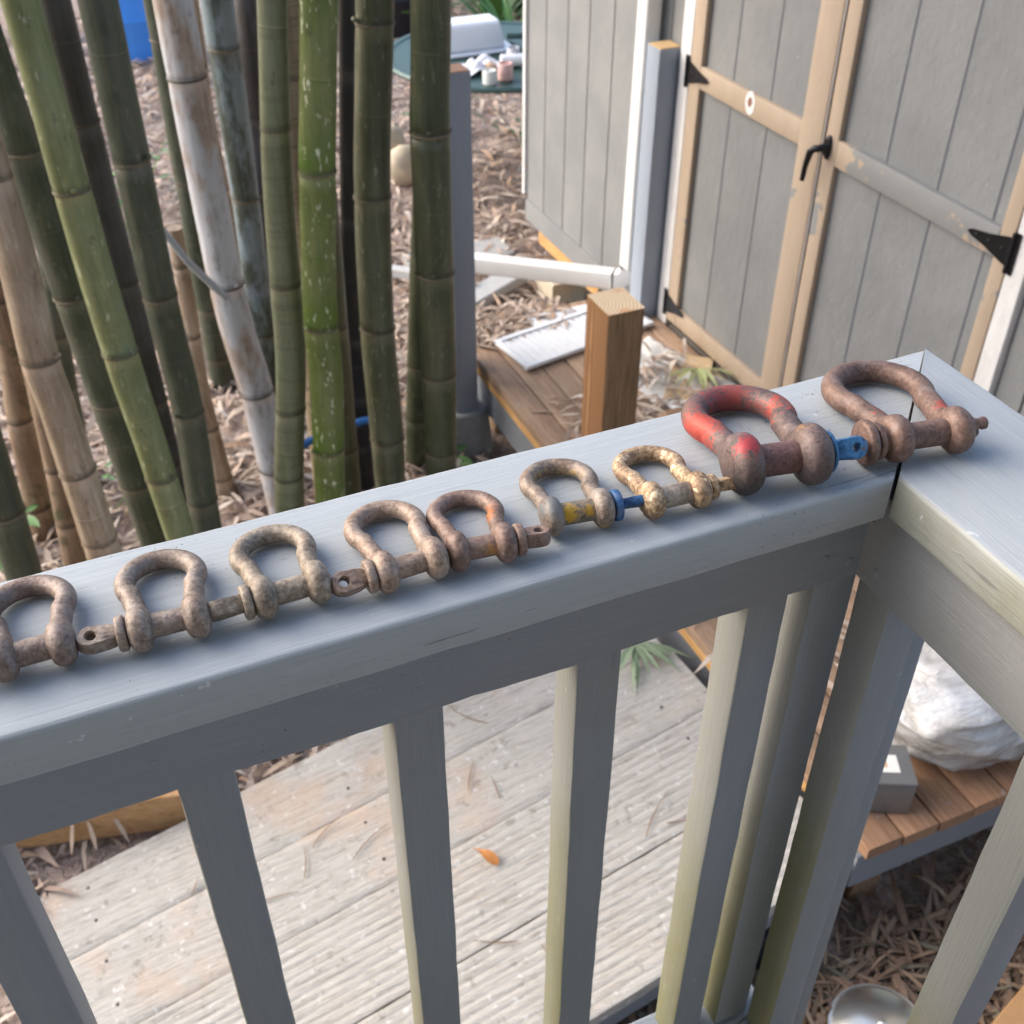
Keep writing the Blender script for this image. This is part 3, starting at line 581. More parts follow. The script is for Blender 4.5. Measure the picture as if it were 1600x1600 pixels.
CULM = {
 'C1':([(0.013,2.5,0.9),(0.042,2.5,-0.559),(0.048,2.5,-0.877),(0.059,2.5,-1.259),(0.1,2.5,-1.919),(0.125,2.5,-2.52)],[0.0372,0.0372,0.0393,0.0411,0.0391,0.0391]),
 'C2':([(0.109,2.85,0.9),(0.117,2.85,-0.644),(0.119,2.85,-1.009),(0.124,2.85,-1.391),(0.129,2.85,-1.914),(0.132,2.85,-2.52)],[0.0372,0.0372,0.039,0.039,0.0396,0.0396]),
 'C3':([(0.198,2.6,0.9),(0.192,2.6,-0.596),(0.191,2.6,-0.933),(0.189,2.6,-1.285),(0.196,2.6,-1.611),(0.182,2.6,-1.941),(0.165,2.6,-2.52)],[0.041,0.041,0.0418,0.0408,0.0404,0.0414,0.0414]),
 'C4':([(0.522,4.17,0.9),(0.497,4.17,-0.974),(0.487,4.17,-1.697),(0.481,4.17,-2.408),(0.48,4.17,-2.52)],[0.0454,0.0454,0.0484,0.0534,0.0534]),
 'C5':([(0.395,3.1,0.9),(0.408,3.1,-0.728),(0.412,3.1,-1.158),(0.422,3.1,-1.594),(0.453,3.1,-1.895),(0.474,3.1,-2.23),(0.487,3.1,-2.52)],[0.0501,0.0501,0.0504,0.0511,0.053,0.0541,0.0541]),
 'C6':([(0.624,3.9,0.9),(0.579,3.9,-0.922),(0.57,3.9,-1.309),(0.578,3.9,-1.56),(0.599,3.9,-2.52)],[0.0143,0.0143,0.0153,0.0159,0.0159]),
 'C7':([(0.583,3.4,0.9),(0.568,3.4,-0.81),(0.563,3.4,-1.39),(0.554,3.4,-1.767),(0.544,3.4,-2.198),(0.539,3.4,-2.52)],[0.0467,0.0467,0.0421,0.0427,0.0458,0.0458]),
 'C7b':([(0.859,3.7,0.9),(0.712,3.7,-0.89),(0.665,3.7,-1.454),(0.608,3.7,-2.222),(0.593,3.7,-2.52)],[0.0435,0.0435,0.0434,0.0462,0.0462]),
 'C8':([(0.709,2.6,0.9),(0.553,2.6,-0.631),(0.511,2.6,-1.044),(0.497,2.6,-1.312),(0.48,2.6,-1.554),(0.424,2.6,-1.958),(0.371,2.6,-2.52)],[0.0336,0.0336,0.0362,0.0392,0.0403,0.0416,0.0416]),
 'C8b':([(0.81,3.2,0.9),(0.717,3.2,-0.78),(0.694,3.2,-1.199),(0.687,3.2,-1.586),(0.667,3.2,-2.109),(0.657,3.2,-2.52)],[0.0433,0.0433,0.0431,0.0443,0.0461,0.0461]),
 'C9':([(0.812,2.5,0.9),(0.632,2.5,-0.616),(0.588,2.5,-0.984),(0.556,2.5,-1.331),(0.549,2.5,-1.554),(0.52,2.5,-1.952),(0.491,2.5,-2.52)],[0.0417,0.0417,0.0432,0.0434,0.0439,0.0419,0.0419]),
 'C9b':([(0.668,2.8,-1.161),(0.654,2.8,-1.642),(0.64,2.8,-2.152),(0.634,2.8,-2.52)],[0.0372,0.0409,0.0449,0.0449]),
 'C10':([(1.041,3.2,0.9),(0.895,3.2,-0.797),(0.852,3.2,-1.301),(0.823,3.2,-1.727),(0.799,3.2,-2.279),(0.792,3.2,-2.52)],[0.0318,0.0318,0.033,0.0376,0.0433,0.0433]),
 'C11':([(0.934,2.6,0.9),(0.787,2.6,-0.653),(0.745,2.6,-1.098),(0.729,2.6,-1.477),(0.73,2.6,-1.838),(0.727,2.6,-2.063),(0.725,2.6,-2.52)],[0.0442,0.0442,0.0464,0.0468,0.0484,0.0447,0.0447]),
 'C12':([(0.968,2.5,0.9),(0.885,2.5,-0.641),(0.87,2.5,-0.931),(0.866,2.5,-1.286),(0.863,2.5,-1.599),(0.856,2.5,-1.914),(0.846,2.5,-2.52)],[0.0462,0.0462,0.0487,0.0494,0.0475,0.0449,0.0449]),
 'C12b':([(1.126,3.3,-1.317),(1.081,3.3,-1.829),(1.042,3.3,-2.411),(1.038,3.3,-2.52)],[0.0346,0.0398,0.0482,0.0482]),
 'C13':([(-0.134,2.75,0.9),(-0.048,2.75,-0.606),(-0.014,2.75,-1.193),(0.01,2.75,-1.604),(0.035,2.75,-2.093),(0.049,2.75,-2.52)],[0.0404,0.0404,0.0453,0.0462,0.0435,0.0435]),
 'C14':([(-0.076,2.45,0.9),(-0.092,2.45,-0.603),(-0.097,2.45,-1.047),(-0.11,2.45,-1.289),(-0.104,2.45,-1.454),(-0.097,2.45,-1.883),(-0.09,2.45,-2.52)],[0.0376,0.0376,0.0411,0.0422,0.0424,0.045,0.045]),
 'C15':([(-0.015,3.45,0.9),(-0.177,3.45,-1.083),(-0.236,3.45,-1.806),(-0.266,3.45,-2.016),(-0.303,3.45,-2.448),(-0.306,3.45,-2.52)],[0.0356,0.0356,0.0406,0.042,0.0472,0.0472]),
 'C16':([(-0.265,2.4,-1.14),(-0.277,2.4,-1.586),(-0.289,2.4,-1.821),(-0.314,2.4,-2.52)],[0.0379,0.0422,0.0429,0.0429]),
 'C17':([(-0.157,3.2,-1.521),(-0.185,3.2,-2.006),(-0.218,3.2,-2.429),(-0.222,3.2,-2.52)],[0.0312,0.0361,0.0409,0.0409]),
 'C18':([(-0.039,3.7,-1.448),(-0.058,3.7,-1.667),(-0.095,3.7,-1.974),(-0.14,3.7,-2.52)],[0.0306,0.0317,0.0333,0.0333]),
 'C19':([(0.333,3.42,-1.455),(0.33,3.42,-1.706),(0.315,3.42,-2.045),(0.329,3.42,-2.477),(0.33,3.42,-2.52)],[0.0239,0.026,0.0286,0.0401,0.0401]),
}
NODES = {'C1':[-0.941,-1.345,-1.72],'C2':[-0.916,-1.334,-1.7],'C3':[-0.933,-1.272,-1.611,-1.9],'C5':[-1.515,-1.897,-0.917,-2.2],'C7':[-0.938,-1.389,-1.865],'C8':[-1.67,-0.907,-1.3],'C8b':[-0.98,-1.564],'C9':[-0.984,-1.381,-1.757],'C10':[-0.984,-1.422,-1.832],'C11':[-0.701,-1.108,-1.477,-1.838],'C12':[-0.931,-1.295,-1.599,-1.854],'C12b':[-2.054],'C13':[-0.931,-1.3,-1.615,-1.897],'C14':[-1.296,-1.613],'C15':[-2.025,-2.376,-1.6],'C16':[-1.652],'C19':[-1.583,-1.836,-2.2],'C17':[-2.079],'C4':[-2.127,-1.6,-1.1],'C6':[-1.131],'C7b':[-1.24,-1.8],'C9b':[-1.978],'C18':[-1.667]}
INFO = {
 'C1':('olive','smooth olive green bamboo culm crossing the far left, in front of darker ones'),
 'C2':('darkbrown','blackish brown bamboo culm just right of the olive green one at far left'),
 'C3':('darkgreen','dark green bamboo culm left of the pale dead one, with pale node lines'),
 'C4':('darkgreen','dark bamboo culm whose foot shows on the leaves behind the pale dead one'),
 'C5':('dead','pale pinkish white dead bamboo culm leaning among the green ones'),
 'C6':('tan','thin straw coloured bamboo cane along the right side of the pale dead culm'),
 'C7':('bluegrey','grey green bamboo culm with waxy bluish bloom, right of the pale dead one'),
 'C7b':('purple','purplish dark bamboo culm behind the one with bluish bloom'),
 'C8':('pale','dull pale green bamboo culm left of the bright green one'),
 'C8b':('striped','tan bamboo culm with faint bands, mostly hidden behind the bright green one'),
 'C9':('green','bright green bamboo culm with white specks in the middle of the clump'),
 'C9b':('midgreen','drab bamboo culm emerging at the right foot of the bright green one'),
 'C10':('black','thin nearly black bamboo culm between the bright green one and its right neighbour'),
 'C11':('midgreen','brownish green bamboo culm, second from the right in the clump'),
 'C12':('deepgreen','rightmost thick deep green bamboo culm beside the grey post'),
 'C12b':('deepgreen','short dark bamboo foot at the left base of the rightmost culm'),
 'C13':('darkgreen','dark mottled bamboo culm just left of and behind the olive green one'),
 'C14':('tan','thick tan brown dead bamboo culm at the far left'),
 'C15':('mossytan','brown moss-spotted bamboo culm ending on the leaves at the left edge'),
 'C16':('darkgreen','mossy green bamboo foot in the lower left, nearest the left edge'),
 'C17':('mossytan','mossy tan bamboo foot between the two tan culms at far left'),
 'C18':('darkgreen','thin shaded bamboo behind the thick tan dead culm'),
 'C19':('tan','short cut tan bamboo stub behind the dark green culm'),
}
def catmull(P, t):
    n = len(P)-1; x = t*n; i = min(int(x), n-1); u = x-i
    g_ = lambda k: P[max(0, min(n, k))]
    a, b, c, d = g_(i-1), g_(i), g_(i+1), g_(i+2)
    return .5*((2*b) + (-a+c)*u + (2*a-5*b+4*c-d)*u*u + (-a+3*b-3*c+d)*u**3)
for key, (pts, rad) in CULM.items():
    kind, label = INFO[key]
    P = [Vector(p) for p in pts]; rad = list(rad)
    if P[0].z > .5:
        d = P[0]-P[1]; P = [P[0] + d*1.6] + P; rad = [rad[0]*.9] + rad
    zs = NODES.get(key, [])
    # sample along length, adding rings close to each node
    S_ = 90; samp = [i/S_ for i in range(S_+1)]
    path, rr = [], []
    allz = list(zs); zz = min(zs) - .22 if zs else -2.2
    while zz > -2.5: allz.append(zz); zz -= .2
    zz = (max(zs) + .42) if zs else -.6
    while zz < 2.5: allz.append(zz); zz += .45
    for t in samp:
        p = catmull(P, t); n_ = len(rad)-1; x_ = t*n_; i_ = min(int(x_), n_-1); r_ = rad[i_]*(1-(x_-i_)) + rad[i_+1]*(x_-i_)
        path.append(p); rr.append(r_)
    # refine: insert node rings
    out, ro = [], []
    for i in range(len(path)-1):
        out.append(path[i]); ro.append(rr[i])
        for z in allz:
            if path[i].z >= z > path[i+1].z:
                for dz, k_ in ((.012, .985), (.004, 1.0), (0, 1.03), (-.004, 1.0), (-.010, .97)):
                    u = (path[i].z-(z+dz))/(path[i].z-path[i+1].z); out.append(path[i].lerp(path[i+1], u)); ro.append((rr[i]*(1-u)+rr[i+1]*u)*k_)
    out.append(path[-1]); ro.append(rr[-1])
    oo = sorted(zip(out, ro), key=lambda q: -q[0].z)
    th = empty('bamboo_culm', tuple(P[-1]), label, 'bamboo', 'bamboo culms of the clump')
    g = G(); tube(g, [q[0] for q in oo], [q[1] for q in oo], 20)
    for p in g.v: p.x += .0012*nz(p, 6); p.y += .0012*nz(p+Vector((5, 5, 5)), 6)
    so_ = g.build('stem', BM[kind], th, angle=60)
    at_ = so_.data.attributes.new('node_dist', 'FLOAT', 'POINT')
    at_.data.foreach_set('value', [min((p.z - z for z in allz), key=abs) for p in g.v])
    if key in ('C1', 'C3', 'C9', 'C11', 'C12', 'C14', 'C5', 'C13'):      # cut branch stubs and a torn sheath scrap at some nodes
        for z in random.sample(zs, min(2, len(zs))):
            i = max(j for j in range(len(oo)) if oo[j][0].z >= z); c, r_ = oo[i]; an = random.uniform(R(180), R(330))
            d_ = Vector((math.cos(an), math.sin(an), .55)).normalized(); b0_ = Vector((c.x, c.y, z+.006)) + Vector((d_.x, d_.y, 0))*r_*.9
            g = G(); tube(g, [b0_, b0_+d_*.012, b0_+d_*.024], [.007, .0055, .0045], 10); g.build('branch_stub', BM[kind], th)
    nm = mat_node_d if kind in ('black', 'darkbrown', 'purple', 'dead', 'mossytan') else mat_node
    for z in zs:
        i = max(j for j in range(len(oo)) if oo[j][0].z >= z); a, b = oo[i], oo[i+1]
        u = (a[0].z-z)/max(1e-6, a[0].z-b[0].z); c = a[0].lerp(b[0], u); r_ = a[1]*(1-u)+b[1]*u
        tl = random.uniform(-.06, .06)
        g = G(); seg = 20; vs_ = []
        for dz, k_ in ((.0030, 1.0), (.0010, 1.028), (-.0010, 1.032), (-.0028, 1.0)):
            for j in range(seg): an = 2*math.pi*j/seg; vs_.append((c.x+r_*k_*math.cos(an), c.y+r_*k_*math.sin(an), c.z+dz+tl*r_*math.cos(an)))
        g.add(vs_, [((i_+1)*seg+j, (i_+1)*seg+(j+1) % seg, i_*seg+(j+1) % seg, i_*seg+j) for i_ in range(3) for j in range(seg)])
        g.build('node_ring', nm, th, angle=60)
g = G(); tube(g, [(.205, 3.0, -1.165), (.271, 3.0, -1.299), (.31, 3.0, -1.38), (.40, 3.02, -1.52)], [.009, .010, .0105, .011], 10)
tag(g.build('cane_branch', plain('grey_cane', srgb(176, 180, 184), .5, 0, .2, 40)), 'thin pale grey cane slanting between the dark green and the dead culm', 'branch')
# blue hose behind the culm feet
g = G(); tube(g, [catmull([Vector(p) for p in ((0.513, 3.0, -2.122), (0.578, 3.05, -2.103), (0.696, 3.06, -2.088), (0.808, 3.06, -2.079), (0.857, 3.1, -2.204), (0.876, 3.15, -2.367))], t/24) for t in range(25)], .013, 10)
tag(g.build('hose', plain('blue_hose', srgb(52, 110, 176), .45, 0, .1, 60)), 'blue hose looped low behind the feet of the middle bamboo culms', 'hose')

# ------------------------------------------------------------------ shackles
def rust_mat(name, dark, mid, light, patches=(), metal=.25, spots=None, rough=.55, grey=.10):
    m = M(name); a = m.noise(85, 4, .75); b = m.noise(330, 3, .75); c0 = m.noise(26, 4, .65)
    f = m.math('ADD', m.math('ADD', m.math('MULTIPLY', a, .30), m.math('MULTIPLY', b, .45)), m.math('MULTIPLY', c0, .25))
    k9 = lambda q, t: tuple(x*t for x in srgb(*q)[:3])+(1,)
    c = m.ramp(f, [(.30, k9(dark, .8)), (.40, srgb(*dark)), (.485, srgb(*mid)), (.59, srgb(*light)), (.70, k9(light, 1.25))])
    c = m.mix(m.math('MULTIPLY', m.step(m.noise(40, 4, .7), .52, .70), .30), c, srgb(138, 100, 76))
    c = m.mix(m.math('MULTIPLY', m.step(m.noise(52, 3, .6), .55, .70), .35), c, srgb(132, 126, 126))
    c = m.mix(grey, c, m.mix(f, srgb(84, 80, 76), srgb(150, 143, 134)))
    if spots: c = m.mix(m.step(m.noise(110, 3, .7), spots[0], spots[0]+.06), c, srgb(*spots[1]))
    for (pos, rad, col, thr) in patches:
        d = m.n.new('ShaderNodeVectorMath'); d.operation = 'DISTANCE'; m.l.new(m.obj, d.inputs[0]); d.inputs[1].default_value = pos
        k = m.math('SUBTRACT', 1.0, m.math('DIVIDE', d.outputs['Value'], rad))
        k = m.math('ADD', k, m.math('MULTIPLY_ADD', f, 4.4, -2.2))
        dirty = m.mix(m.math('MULTIPLY', b, .55), srgb(*col), k9(col, .55))
        c = m.mix(m.math('MULTIPLY', m.step(k, thr-.12, thr+.42), .88), c, dirty)
    n1 = m.bump(a, .5, .0012); n2 = m.bump(b, .6, .0006, n1)
    return m.done(c, m.math('MULTIPLY_ADD', b, .35, rough-.18), n2, metal)
mat_hole = plain('hole_shadow', srgb(26, 22, 20), .95)
def shackle(idx, A, B, ang, L, Rb, d, De, Te, rp, label, rust, head, headmat=None, pinmat=None, bowpatch=(), earK=.92):
    """A,B: ear centres (x,y); lies flat on the cap with its bow away from the viewer"""
    cx, cy = (A[0]+B[0])/2, (A[1]+B[1])/2; w = math.hypot(B[0]-A[0], B[1]-A[1]); r = d/2
    root = empty('shackle', (cx, cy, ZC), label, 'shackle', 'rusty shackles lined up on the railing cap')
    a = R(ang); ca, sa = math.cos(a), math.sin(a); Re = De/2
    tilt = math.atan2(Re - r, L - r)      # eyes stand on their rims, the bow touches the cap at its far end
    ct, st_ = math.cos(tilt), math.sin(tilt)
    def W(x, y, z=0):
        y2, z2 = y*ct + z*st_, -y*st_ + z*ct
        return Vector((cx + x*ca - y2*sa, cy + x*sa + y2*ca, ZC + Re + .0006 + z2))
    # bow centre line: half profile then mirrored
    Rc = Rb - r; yc = L - r - Rc; hw = w/2; half = []
    half += [(hw, -Re*.98), (hw, -Re*.92), (hw, -Re*.8), (hw, -Re*.62), (hw, -Re*.4), (hw, -Re*.2), (hw, 0), (hw, Re*.2), (hw, Re*.4), (hw, Re*.56), (hw, Re*.7), (hw, Re*.82)]
    n_ = 16; a0 = R(-32)
    sx, sy = Rc*math.cos(a0), yc + Rc*math.sin(a0)
    y1 = Re*.82
    for q in range(1, 7):       # S-bend from the eye into the bow
        u = q/7; s3 = u*u*(3-2*u); half.append((hw + (sx-hw)*s3, y1 + (sy-y1)*u))
    for q in range(n_+1):
        t = a0 + (math.pi/2-a0)*q/n_; half.append((Rc*math.cos(t), yc + Rc*math.sin(t)))
    full = half + [(-x, y) for x, y in reversed(half[:-1])]
    g = G(); seg = 20; n = len(full); vs_ = []
    nE = 9
    for i, (x, y) in enumerate(full):
        p0 = full[max(0, i-1)]; p1 = full[min(n-1, i+1)]
        tx, ty = p1[0]-p0[0], p1[1]-p0[1]; l = math.hypot(tx, ty); nx_, ny_ = -ty/l, tx/l
        e = min(1, abs(y)/Re) if y < Re else 1.0
        bz = Re*math.sqrt(max(0.0, 1 - (min(abs(y), Re*.999)/Re)**2)) if y < Re else 0
        blend = max(0.0, 1 - max(0, y)/(Re*1.55))**1.2
        bz = max(bz, r*(1 + .12*blend)) if y > 0 else max(bz, .0006)
        az = r*.96 + (Te/2*1.08 - r*.96)*max(0, min(1, 1-(y-Re*.35)/(Re*.75)))
        if y < 0: az = (Te/2*1.08)*(1-(abs(y)/Re)**3*.55)
        for j in range(seg):
            th_ = 2*math.pi*j/seg; cu, su = math.cos(th_), math.sin(th_)
            ex = 2/2.35 if y < Re else 1.0
            cu_ = math.copysign(abs(cu)**ex, cu); su_ = math.copysign(abs(su)**ex, su)
            q = Vector((x + nx_*cu_*az, y + ny_*cu_*az, su_*bz))
            wv = W(*q); wv += Vector((nz(wv, 90), nz(wv+Vector((9, 0, 0)), 90), nz(wv+Vector((0, 9, 0)), 90)))*d*.012*amt_[idx]
            wv.z = max(wv.z, ZC+.0004); vs_.append(wv)
    fs = [(i*seg+j, i*seg+(j+1) % seg, (i+1)*seg+(j+1) % seg, (i+1)*seg+j) for i in range(n-1) for j in range(seg)]
    fs += [tuple(range(seg))[::-1], tuple((n-1)*seg+j for j in range(seg))]
    g.add(vs_, fs); bow = g.build('bow', rust, root, angle=70)
    # pin
    pm = pinmat or rust; hs = head['side']; g = G()
    ext = Te*.5
    xs = [-hw-ext*.92, hw+ext*.92]
    if hs < 0: x0, x1 = xs[0]-head.get('gap', .0), xs[1]
    else: x0, x1 = xs[0], xs[1]+head.get('gap', .0)
    pth, rd_ = [], []
    K = 40
    for q in range(K+1):
        x = x0 + (x1-x0)*q/K; rr_ = rp
        if head.get('thread') and ((hs < 0 and x > hw-Te*.5-.008) or (hs > 0 and x < -hw+Te*.5+.008)): rr_ = rp*(1 - .05*(q % 2))
        pth.append(W(x, 0, 0)); rd_.append(rr_)
    tube(g, pth, rd_, 20); pin = g.build('pin', pm, root, angle=60)
    # collar + head
    hm = headmat or rust; xb = (x0 if hs < 0 else x1)
    def disc(parent, name, x, r0, th_, mat):
        g = G(); pts = [(0, .86), (.12, .97), (.3, 1), (.7, 1), (.88, .97), (1, .86)]
        tube(g, [W(x + hs*th_*p_, 0, 0) for p_, _ in pts], [r0*k_ for _, k_ in pts], 22); return g.build(name, mat, parent, angle=50)
    ct_ = head.get('collar_t', .004); cr = head.get('collar_r', rp*1.45)
    if head['type'] in ('eye', 'blade'):
        col = disc(pin, 'collar', xb, cr, ct_, hm); xb += hs*ct_
        # neck + flattened tab with or without a hole, rolled about the pin axis
        hl, hh, tk = head['len'], head['h'], head['t']; ro = R(head['roll']); hr = head.get('hole', 0)
        g = G(); cxh = xb + hs*(hl - hh*.55); seg = 28; ring_o, ring_i = [], []
        for j in range(seg):
            t = 2*math.pi*j/seg; c_, s_ = math.cos(t), math.sin(t)
            if c_*hs < -.3: ox = (xb - hs*.001) - cxh; ox = c_*abs(ox)/max(abs(c_), .75); oy = s_*hh*.5*(.98 if head['type'] == 'eye' else .8)
            else: ox = c_*hh*.55; oy = s_*hh*.5*(1 if head['type'] == 'eye' else (.9 - .35*max(0, c_*hs)))
            ring_o.append((ox, oy)); ring_i.append((c_*hr, s_*hr))
        def T(x, h_, th_): return W(cxh + x, -h_*math.cos(ro)*-1 if False else h_*math.cos(ro) - th_*math.sin(ro), h_*math.sin(ro) + th_*math.cos(ro))
        vs_ = []; layers = [(ring_o, tk*.5, .90), (ring_o, tk*.36, 1.0), (ring_o, -tk*.36, 1.0), (ring_o, -tk*.5, .90)]
        for ring_, z_, s_ in layers: vs_ += [T(x*s_, y*s_, z_) for x, y in ring_]
        fs = [(l*seg+j, (l+1)*seg+j, (l+1)*seg+(j+1) % seg, l*seg+(j+1) % seg) for l in range(3) for j in range(seg)]
        if hr:
            o = len(vs_); vs_ += [T(x*1.15, y*1.15, tk*.49) for x, y in ring_i] + [T(x, y, tk*.38) for x, y in ring_i] + [T(x, y, -tk*.38) for x, y in ring_i] + [T(x*1.15, y*1.15, -tk*.49) for x, y in ring_i]
            fs += [(j, (j+1) % seg, o+(j+1) % seg, o+j) for j in range(seg)] + [(3*seg+(j+1) % seg, 3*seg+j, o+3*seg+j, o+3*seg+(j+1) % seg) for j in range(seg)]
            fs += [(o+l*seg+(j+1) % seg, o+(l+1)*seg+(j+1) % seg, o+(l+1)*seg+j, o+l*seg+j) for l in range(3) for j in range(seg)]
        else: fs += [tuple(range(seg)), tuple(3*seg+j for j in range(seg))[::-1]]
        g.add(vs_, fs)
        for p in g.v: p += Vector((nz(p, 160), nz(p+Vector((7, 0, 0)), 160), nz(p+Vector((0, 7, 0)), 160)))*.0005; p.z = max(p.z, ZC+.0003)
        g.build('pin_head', hm, pin, angle=45)
    elif head['type'] == 'bolt':
        disc(pin, 'washer', xb, cr*.82, ct_, hm); disc(pin, 'bolt_head', xb+hs*(ct_+.002), cr, ct_*1.5, hm)
        xe = (x1 if hs < 0 else x0); sgn = -hs
        g = G(); pts = [(0, 1), (.6, 1), (.85, .8), (1, .5)]
        tube(g, [W(xe + sgn*.007*p_, 0, 0) for p_, _ in pts], [rp*.95*k_ for _, k_ in pts], 6); g.build('nut', hm, pin, angle=30)
        g = G(); tube(g, [W(xe+sgn*.004, 0, .004), W(xe+sgn*.009, 0, .003), W(xe+sgn*.012, 0, .0025), W(xe+sgn*.0145, 0, .0025), W(xe+sgn*.0155, 0, .0025)], [.0034, .0036, .0048, .0046, .0028], 12); g.build('cotter_pin', headmat or rust, pin)
    if head.get('flush'):
        xe = (x1 if hs < 0 else x0)
        g = G(); tube(g, [W(xe, 0, 0), W(xe - hs*.0008, 0, 0)], rp*1.02, 22); g.build('pin_end', hm if False else rust, pin, angle=40)
    return root
amt_ = {1: 1, 2: 1, 3: 1, 4: 1, 5: 1.3, 6: 1.3, 7: 3.2, 8: 1, 9: .8}
def loc(ang, Re, x, y, z): 
    a = R(ang); return (x*math.cos(a) - y*math.sin(a), x*math.sin(a) + y*math.cos(a), z)
G1 = rust_mat('galv_rust_one', (92, 76, 68), (124, 106, 96), (152, 136, 126))
G2 = rust_mat('galv_rust_two', (98, 84, 74), (132, 116, 104), (164, 150, 138))
G3 = rust_mat('galv_rust_three', (100, 88, 76), (136, 122, 106), (172, 160, 144))
G4 = rust_mat('galv_rust_four', (106, 86, 74), (144, 122, 106), (176, 156, 140))
G5 = rust_mat('rust_five', (98, 76, 66), (130, 104, 92), (156, 134, 120), [(loc(-6, .013, .012, .032, .012), .016, (186, 112, 58), .35), (loc(-6, .013, .006, -.004, .014), .009, (190, 140, 80), .4)])
G6 = rust_mat('rust_yellow', (86, 74, 66), (130, 112, 98), (160, 146, 132), [(loc(-8, .013, -.002, .043, .004), .020, (196, 150, 40), .30), (loc(-8, .013, -.026, .028, .001), .014, (190, 146, 44), .45), (loc(-8, .013, -.017, .0, .020), .014, (112, 116, 118), .2), (loc(-8, .013, .017, -.012, .004), .010, (186, 142, 50), .5)])
P6 = rust_mat('yellow_pin', (84, 76, 66), (128, 114, 96), (156, 142, 122), [(loc(-8, .013, -.008, -.006, .019), .009, (206, 160, 36), .15), (loc(-8, .013, .006, -.006, .018), .007, (200, 156, 40), .4)])
G7 = rust_mat('rust_cream', (96, 70, 50), (156, 126, 94), (204, 182, 146), [(loc(-4, .013, .018, -.002, .014), .014, (214, 172, 104), .45), (loc(-4, .013, .0, .03, .008), .05, (206, 184, 146), .95)], spots=(.6, (226, 206, 170)))
P7 = rust_mat('cream_pin', (104, 92, 80), (146, 132, 116), (176, 164, 148), [(loc(-4, .013, .011, 0, .016), .009, (176, 102, 48), .2)])
G8 = rust_mat('rust_red', (72, 60, 58), (100, 82, 78), (126, 102, 96), [(loc(-10, .02, -.038, .05, .018), .034, (190, 70, 54), .40), (loc(-10, .02, .036, .06, .016), .030, (190, 78, 58), .45), (loc(-10, .02, .0, .09, .014), .05, (160, 72, 66), .50), (loc(-10, .02, -.026, -.004, .042), .017, (180, 58, 62), .36), (loc(-10, .02, -.025, -.016, .01), .032, (60, 57, 58), .25), (loc(-10, .02, .030, -.012, .02), .026, (82, 76, 78), .35), (loc(-10, .02, .017, 0, .022), .012, (160, 80, 56), .3), (loc(-10, .02, -.034, .022, .006), .014, (196, 132, 58), .6), (loc(-10, .02, .043, .032, .02), .012, (84, 130, 170), .35), (loc(-10, .02, .022, .008, .036), .012, (190, 140, 66), .5)])
P8 = rust_mat('maroon_pin', (78, 54, 52), (104, 72, 68), (128, 94, 88))
G9 = rust_mat('rust_brown', (80, 60, 52), (108, 82, 71), (136, 108, 95), [(loc(-10, .02, -.022, .028, .02), .016, (176, 72, 60), .55), (loc(-10, .02, .026, .022, .024), .012, (176, 76, 62), .5), (loc(-10, .02, -.02, .0, .012), .014, (160, 104, 64), .6)])
BLUE = rust_mat('blue_paint_chipped', (34, 64, 100), (48, 90, 136), (66, 110, 154), grey=0, patches=[((.02, 0, .012), .02, (90, 72, 70), .9)])
BLUE8 = rust_mat('blue_paint_head', (40, 78, 118), (56, 108, 152), (78, 130, 170), grey=0, spots=(.66, (96, 84, 82)))
EY = dict(type='eye', side=-1, len=.0200, h=.0150, t=.0098, roll=12, hole=.0032, gap=.0004, collar_t=.0058, collar_r=.0108)
def hd_(**k): d = dict(EY); d.update(k); return d
shackle(1, (-.0885, .5215), (-.0565, .5205), 0, .074, .0285, .0132, .0275, .0155, .0076, 'leftmost rusty grey shackle, cut off by the left edge of the photo', G1, hd_())
shackle(2, (-.0135, .5145), (.0190, .5130), -3, .075, .0285, .0130, .0275, .0152, .0074, 'rusty grey shackle second from the left, its pin head hole facing up', G2, hd_(roll=14, thread=1, len=.022))
shackle(3, (.0590, .5130), (.0925, .5130), 1, .073, .0280, .0128, .0275, .0150, .0074, 'pale rusty shackle third from left, pin head turned edge-on', G3, hd_(roll=-48, hole=0, len=.023))
shackle(4, (.1335, .5055), (.1662, .5065), 1, .076, .0278, .0128, .0275, .0145, .0072, 'tan rusty shackle fourth from left with a clear round hole in its pin head', G4, hd_(roll=38, len=.022, thread=1))
shackle(5, (.1820, .5075), (.2125, .5025), -7, .068, .0265, .0120, .0265, .0140, .0072, 'brown rusty shackle touching its left neighbour, pin head on the right', G5, hd_(side=1, roll=-5, len=.018, h=.014, hole=.0032))
shackle(6, (.2515, .5150), (.2860, .5105), -8, .069, .0278, .0122, .0270, .0140, .0076, 'shackle with yellow paint remnants and a small blue pin head', G6, hd_(side=1, type='blade', roll=-48, hole=0, len=.021, h=.011, t=.006), headmat=BLUE, pinmat=P6)
shackle(7, (.3205, .5045), (.3550, .5025), -4, .067, .0262, .0120, .0260, .0145, .0076, 'flaky cream and rust coloured shackle left of the big red one', G7, hd_(side=1, type='blade', roll=-20, hole=0, len=.022, h=.012, t=.008, collar_r=.009), pinmat=P7)
shackle(8, (.3915, .5055), (.4410, .4975), -10, .109, .0430, .0205, .0440, .0235, .0115, 'large shackle with chipped red paint and a bright blue pin head', G8, hd_(side=1, roll=58, len=.027, h=.0165, t=.012, hole=.0030, collar_t=.003, collar_r=.0150, flush=1), headmat=BLUE8, pinmat=P8)
